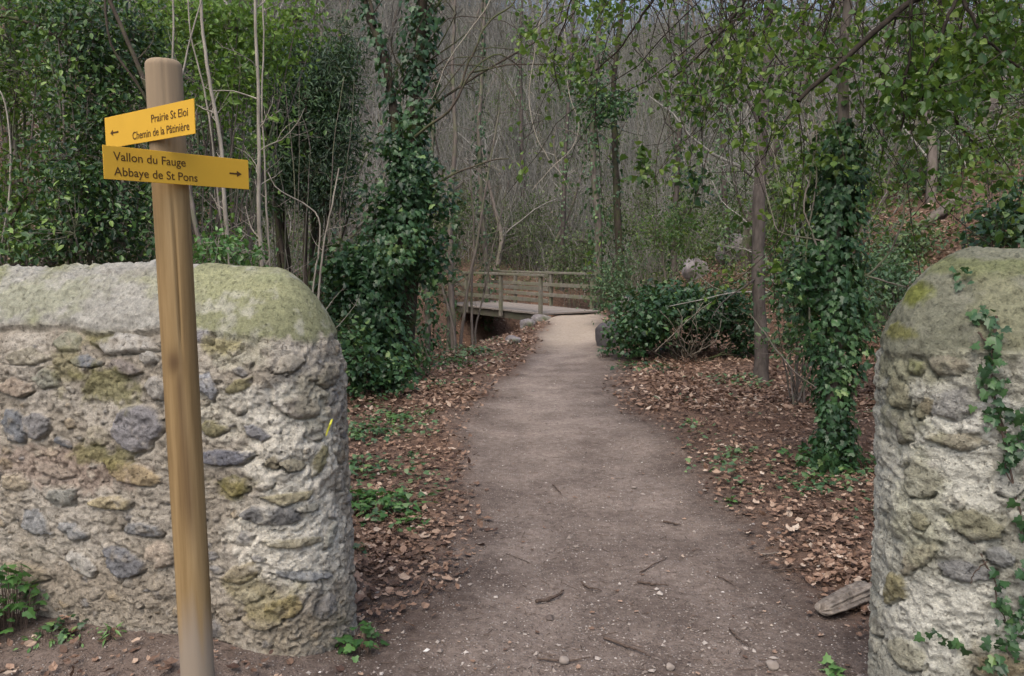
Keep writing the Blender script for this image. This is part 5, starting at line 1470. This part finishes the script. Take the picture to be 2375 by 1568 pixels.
# ----------------------------------------------------------------------------- bare trees on the hillside: prototypes, then copies
def bare_proto(seed, h, multi, r):
    global RNG
    keep_ = RNG; RNG = np.random.default_rng(100 + seed)
    tr, cr = Acc(), Acc()
    for s in range(multi):
        d0 = np.array([RNG.normal() * .26, RNG.normal() * .26, 1.0]); hh = h * RNG.uniform(.75, 1.05)
        T_ = wander((RNG.normal() * .15 * (multi > 1), RNG.normal() * .15 * (multi > 1), -.3), d0, hh, 16, .10, (0, 0, .03))
        tube(tr, T_, np.linspace(r, r * .22, 17), 7, RNG.uniform(.3, .8), False, .1)
        sub_twigs(cr, T_, r * .36, 18, h * .27, 4, .14, 1, .95, .32, .17, .5, 3, None, 5)
    RNG = keep_
    return tr, cr


protos = [(7.5, 1, .085), (9.5, 1, .11), (6.5, 3, .055), (8.5, 2, .08), (5.0, 4, .035), (10.5, 1, .13)]
PM = []
for i_, (h_, mu, r_) in enumerate(protos):
    tr, cr = bare_proto(i_, h_, mu, r_)
    rt = thing('bare_tree', 'x', 'tree', (0, 0, 0)); t1 = tr.build('trunk', M['bark'], rt, True); c1 = cr.build('crown', M['twig'], rt, True)
    PM.append((rt, t1, c1))
used = [False] * len(PM)


def place_bare(i_, x, y, rot, sc, label, group):
    rt, t1, c1 = PM[i_]
    if used[i_]:
        r2 = rt.copy(); COL.objects.link(r2)
        for ch in (t1, c1):
            c2 = ch.copy(); COL.objects.link(c2); c2.parent = r2
        rt = r2
    used[i_] = True
    rt.location = (float(x), float(y), H1(x, y)); rt.rotation_euler = (0, 0, rot); rt.scale = (sc, sc, sc)
    rt['label'] = label; rt['group'] = group


spots = []
R2 = np.random.default_rng(77)
tries = 0
while len(spots) < 240 and tries < 12000:
    tries += 1
    d_ = R2.uniform(26, 66) if R2.uniform() < .85 else R2.uniform(14, 26); az = R2.uniform(-.72, .74)
    x, y = az * d_, d_
    s = float(ravine_sd(np.array([x]), np.array([y]))[0])
    z = H1(x, y)
    ok = (s > 3.2 and y > 23) or (s > 4.5 and az < -.18 and y > 13) or (z > 1.0 and x > 4.8 and s < -3)
    if (0 < az < .17 and d_ > 38 and R2.uniform() < .75) or not ok or any((x - a_) ** 2 + (y - b_) ** 2 < 1.3 for a_, b_ in spots):
        continue
    spots.append((x, y))
for k_, (x, y) in enumerate(spots):
    az = x / y
    if az < -.16:
        lb, gp = 'one of the bare grey trees on the slope behind the signpost and ivy tower', 'bare trees on the slope behind the signpost'
    elif az < .28:
        lb, gp = 'one of the bare twiggy trees crowding the hillside beyond the footbridge', 'bare trees on the hillside beyond the footbridge'
    else:
        lb, gp = 'one of the bare grey trees climbing the slope on the right', 'bare trees on the right hand slope'
    place_bare(int(R2.integers(len(PM))), x, y, R2.uniform(0, 6.28), R2.uniform(.8, 1.2), lb, gp)

# tangled bare shrubs with a few leaves, mid distance
def tangle_proto(seed, leafy, mt_):
    global RNG
    keep_ = RNG; RNG = np.random.default_rng(300 + seed)
    tr, fo, tips = Acc(), Acc(), []
    for s in range(9):
        T_ = wander((RNG.normal() * .18, RNG.normal() * .18, -.15), (RNG.normal() * .5, RNG.normal() * .5, 1.0), RNG.uniform(1.8, 3.6), 12, .16, (0, 0, -.01))
        r = RNG.uniform(.008, .02)
        tube(tr, T_, np.linspace(r, r * .3, 13), 5, RNG.uniform(.2, 1), False)
        sub_twigs(tr, T_, r * .5, 9, .95, 3, .15, 1, 1, .15, .24, .6, 2, tips, 6)
    q = np.concatenate([t[1:] for t in tips]); q = q[RNG.choice(len(q), leafy, replace=False)]
    leaf_cloud(fo, q, 3, .07, LEAF6, .075, np.clip(.5 + .25 * RNG.normal(size=leafy), 0, 1), None)
    rt = thing('bare_shrub', 'x', 'shrub', (0, 0, 0)); t1 = tr.build('trunk', M['twig'], rt, True); f1 = fo.build('foliage', M[mt_], rt)
    RNG = keep_
    return rt, t1, f1


PM = [tangle_proto(0, 130, 'olive'), tangle_proto(1, 320, 'ivyfar'), tangle_proto(2, 420, 'canopy'), tangle_proto(3, 60, 'olive'), tangle_proto(4, 260, 'ivyfar')]
used = [False] * len(PM)
spots = []
tries = 0
while len(spots) < 230 and tries < 20000:
    tries += 1
    d_ = R2.uniform(13, 30) if len(spots) < 95 else R2.uniform(28, 58); az = R2.uniform(-.62, .72)
    x, y = az * d_, d_
    s = float(ravine_sd(np.array([x]), np.array([y]))[0])
    pe = abs(x - float(np.interp(y, _PY, _PCX)))
    brd = abs((x - BA[0]) * bn[0] + (y - BA[1]) * bn[1] - BW / 2)
    onb = -1 < (x - BA[0]) * bu[0] + (y - BA[1]) * bu[1] < BL + 1 and brd < 2.0
    if (.10 < az < .31 and y < 23) or (-.11 < az < .09 and y < 31 and s > 0 and R2.uniform() < .75) or onb or abs(s) < 1.9 or (s < 0 and (pe < 2.4 or x < 0)) or (s < 0 and y < 15 and x < 4.4) or any((x - a_) ** 2 + (y - b_) ** 2 < .9 for a_, b_ in spots):
        continue
    spots.append((x, y))
for k_, (x, y) in enumerate(spots):
    az = x / y
    if az < -.13:
        lb, gp = 'one of the tangled bare shrubs in the dark thicket behind the left wall', 'tangled shrubs behind the left wall'
    elif az < .2:
        lb, gp = 'one of the tangled twiggy shrubs just beyond the footbridge', 'tangled shrubs beyond the footbridge'
    else:
        lb, gp = 'one of the tangled half bare shrubs screening the right hand slope', 'tangled shrubs on the right hand slope'
    place_bare(int(R2.integers(len(PM))) if az < .2 else int([1, 2, 2, 4, 1][R2.integers(5)]), x, y, R2.uniform(0, 6.28), R2.uniform(.7, 1.15), lb, gp)

# brushwood: the fine upright twig mass of the hillside
a = Acc()
n_ = 26000
d_ = R2.uniform(24, 66, n_); az = R2.uniform(-.7, .72, n_)
x, y = az * d_, d_
s = ravine_sd(x, y); z = H(x, y)
ok = ((s > 2.6) & (y > 23) & ~((np.abs(az + .01) < .095) & (y < 30))) | ((z > 1.2) & (x > 4.5))
x, y, z = x[ok], y[ok], z[ok]; n_ = len(x)
hh = R2.uniform(.9, 4.6, n_); lean_ = R2.normal(0, .30, (n_, 2)) * hh[:, None]
P0 = np.stack([x, y, z - .1], -1); P2 = P0 + np.stack([lean_[:, 0], lean_[:, 1], hh], -1); P1 = (P0 + P2) / 2 + R2.normal(0, .16, (n_, 3))
r0 = R2.uniform(.007, .018, n_)
ang = np.array([0, 2.094, 4.189]); ring = np.stack([np.cos(ang), np.sin(ang), 0 * ang], -1)
for sub in range(3):                                    # stem, then two side twigs
    if sub:
        t = R2.uniform(.25, .8, n_)[:, None]; A0 = P0 * (1 - t) + P2 * t; L_ = hh * R2.uniform(.25, .5, n_)
        dv = np.stack([R2.normal(0, .8, n_), R2.normal(0, .8, n_), R2.normal(.45, .5, n_)], -1) * L_[:, None]; A2 = A0 + dv; A1 = (A0 + A2) / 2 + R2.normal(0, .04, (n_, 3)); rr_ = r0 * .6
    else:
        A0, A1, A2, rr_ = P0, P1, P2, r0
    V = np.stack([A0[:, None] + ring[None] * rr_[:, None, None], A1[:, None] + ring[None] * rr_[:, None, None] * .8, A2[:, None] + ring[None] * rr_[:, None, None] * .35], 1)
    f = np.array([(q * 3 + k, q * 3 + (k + 1) % 3, (q + 1) * 3 + (k + 1) % 3, (q + 1) * 3 + k) for q in range(2) for k in range(3)])
    a.add(V.reshape(-1, 3), (f[None] + (np.arange(n_) * 9)[:, None, None]).reshape(-1, 4), np.repeat(R2.uniform(.2, 1, n_), 9))
kind(a.build('brushwood', M['twig']), 'stuff')

# green undergrowth scattered over the slopes
a = Acc()
n_ = 15000
d_ = R2.uniform(11, 60, n_); az = R2.uniform(-.7, .72, n_)
x, y = az * d_, d_
s = ravine_sd(x, y); z = H(x, y); gn = fbm(x * .5 + 9, y * .5 + 2, o=4)
ok = (((s > 1.5) & (y > 16)) | ((z > .35) & (x > 3.6)) | ((s > 1.5) & (x < -3))) & (gn + R2.normal(0, .2, n_) > -.02)
x, y, z = x[ok], y[ok], z[ok]
cen = np.stack([x, y, z + .05 + 1.5 * R2.uniform(0, 1, len(x)) ** 2.2], -1)
leaf_cloud(a, cen, 12, (.28, .28, .14), LEAF6, .10, np.clip(R2.normal(.48, .22, len(cen)), 0, 1), None, .3, 1.0)
kind(a.build('undergrowth', M['olive']), 'stuff')

# ----------------------------------------------------------------------------- dead leaves, gravel, crumbs of twig
def scatter(n, dmin, dmax, azl, azh, seed, prob, power=1.0):
    r = np.random.default_rng(seed)
    d = np.exp(r.uniform(math.log(dmin), math.log(dmax), n)); az = r.uniform(azl, azh, n)
    x, y = az * d, d
    k = r.uniform(0, 1, n) < prob(x, y)
    x, y = x[k], y[k]
    k2 = wall_dist(x, y) > WALL_R + .03
    return x[k2], y[k2], r


def lit_p(x, y):
    s = ravine_sd(x, y)
    L = np.maximum(litter_mask(x, y), (s > 2.0) * .8)
    L = np.where(np.abs(s) < 1.0, .2, L)
    L = L * (1 - .6 * sst(28, 33, y) * (s > 0))
    return np.clip(L, 0, 1)


def gnormal(x, y):
    e = .05
    zx = (H(x + e, y) - H(x - e, y)) / (2 * e); zy = (H(x, y + e) - H(x, y - e)) / (2 * e)
    return norm(np.stack([-zx, -zy, np.ones_like(zx)], -1))


a = Acc()
x, y, r = scatter(80000, 2.2, 9.5, -.75, .75, 5, lit_p)
gn = gnormal(x, y); n_ = len(x)
pos = np.stack([x, y, H(x, y) + r.uniform(.004, .035, n_)], -1)
tn = np.clip(r.beta(1.7, 2.2, n_) + .15 * fbm(x * 1.5, y * 1.5, o=2), 0, 1)
axs = norm(np.stack([r.normal(size=n_), r.normal(size=n_), r.normal(0, .28, n_)], -1))
leaves(a, DEAD, pos, axs, norm(gn + r.normal(0, .28, (n_, 3))), .014 + np.where(r.uniform(0, 1, n_) < .22, .066, .046) * r.beta(1.9, 2.0, n_), tn)
x, y, r = scatter(120000, 8, 60, -.75, .75, 6, lit_p)
gn = gnormal(x, y); n_ = len(x)
pos = np.stack([x, y, H(x, y) + r.uniform(.004, .05, n_)], -1)
axs = norm(np.stack([r.normal(size=n_), r.normal(size=n_), r.normal(0, .3, n_)], -1))
leaves(a, DEAD4, pos, axs, norm(gn + r.normal(0, .42, (n_, 3))), r.uniform(.035, .075, n_) * (1 + y / 40), np.clip(r.beta(1.7, 2.2, n_), 0, 1))
kind(a.build('dead_leaves', M['dead']), 'stuff')
# a thin sprinkle of leaves on the path itself
a = Acc()
x, y, r = scatter(2200, 2.4, 18, -.4, .6, 8, lambda x, y: .30 + 0 * x)
gn = gnormal(x, y); n_ = len(x)
leaves(a, DEAD, np.stack([x, y, H(x, y) + .006], -1), norm(np.stack([r.normal(size=n_), r.normal(size=n_), r.normal(0, .1, n_)], -1)), norm(gn + r.normal(0, .15, (n_, 3))), r.uniform(.008, .034, n_), np.clip(r.beta(2, 2, n_), 0, 1))
kind(a.build('scattered_leaves', M['dead']), 'stuff')

a = Acc()
x, y, r = scatter(40000, 2.3, 11, -.72, .72, 9, lambda x, y: np.clip(.35 + .65 * path_mask(x, y) - .6 * lit_p(x, y), 0, 1))
n_ = len(x)
oct_ = np.array([(1, 0, 0), (-1, 0, 0), (0, 1, 0), (0, -1, 0), (0, 0, 1), (0, 0, -1)], float)
of = np.array([(0, 2, 4), (2, 1, 4), (1, 3, 4), (3, 0, 4), (2, 0, 5), (1, 2, 5), (3, 1, 5), (0, 3, 5)])
sz = .0030 * np.exp(r.normal(0, .55, n_)); sc = sz[:, None] * r.uniform(.6, 1.4, (n_, 3)) * np.array([1, 1, .65])
th = r.uniform(0, 6.28, n_)
V = (oct_[None] + r.normal(0, .18, (n_, 6, 3))) * sc[:, None]
V = np.stack([V[..., 0] * np.cos(th)[:, None] - V[..., 1] * np.sin(th)[:, None], V[..., 0] * np.sin(th)[:, None] + V[..., 1] * np.cos(th)[:, None], V[..., 2]], -1)
V += np.stack([x, y, H(x, y) + sz * .3], -1)[:, None]
a.add(V.reshape(-1, 3), (of[None] + (np.arange(n_) * 6)[:, None, None]).reshape(-1, 3), np.repeat(r.beta(2, 2.4, n_), 6))
kind(a.build('gravel', M['gravel']), 'stuff')

a = Acc()
x, y, r = scatter(2600, 2.3, 9, -.72, .72, 10, lambda x, y: .75 + 0 * x)
n_ = len(x); L_ = .010 * np.exp(r.normal(0, .6, n_)) + .006; th = r.uniform(0, 6.28, n_)
dv = np.stack([np.cos(th), np.sin(th), 0 * th], -1) * L_[:, None]; sdv = np.stack([-np.sin(th), np.cos(th), 0 * th], -1) * r.uniform(.0008, .002, n_)[:, None]
c = np.stack([x, y, H(x, y) + .004], -1); upv = np.array([0, 0, .0025])
V = np.stack([c - dv - sdv, c + dv - sdv * .5, c + dv + sdv * .5, c - dv + sdv, c - dv * .9 + upv, c + dv * .9 + upv], 1)
f3 = np.array([(0, 4, 3), (1, 2, 5)]); f4 = np.array([(0, 1, 5, 4), (3, 4, 5, 2)])
of_ = (np.arange(n_) * 6)[:, None, None]
a.add(V.reshape(-1, 3), [(f3[None] + of_).reshape(-1, 3), (f4[None] + of_).reshape(-1, 4)], np.repeat(r.uniform(.1, .9, n_), 6))
kind(a.build('twig_crumbs', M['stick']), 'stuff')

# low green leaves running through the litter
a = Acc()
def gcov(x, y):
    e, n = path_e(x, y)
    g = np.where(e < 0, sst(-.08, .35, fbm(x * 1.3 + 70, y * 1.3, o=4)), sst(.12, .5, fbm(x * 1.3 + 70, y * 1.3, o=4)))
    return np.clip(g * sst(1.1, 1.5, np.abs(e)) * np.where(e < 0, 1.0, .45) * sst(3.6, 5.0, y), 0, 1)
x, y, r = scatter(26000, 3.5, 24, -.5, .72, 12, gcov)
n_ = len(x)
leaves(a, IVY5, np.stack([x, y, H(x, y) + r.uniform(.02, .09, n_)], -1), norm(np.stack([r.normal(size=n_), r.normal(size=n_), r.normal(-.1, .2, n_)], -1)), norm(np.array([0, 0, 1.0]) + r.normal(0, .35, (n_, 3))), r.uniform(.025, .06, n_), np.clip(r.normal(.5, .2, n_), 0, 1))
kind(a.build('ground_cover', M['ivyfar']), 'stuff')
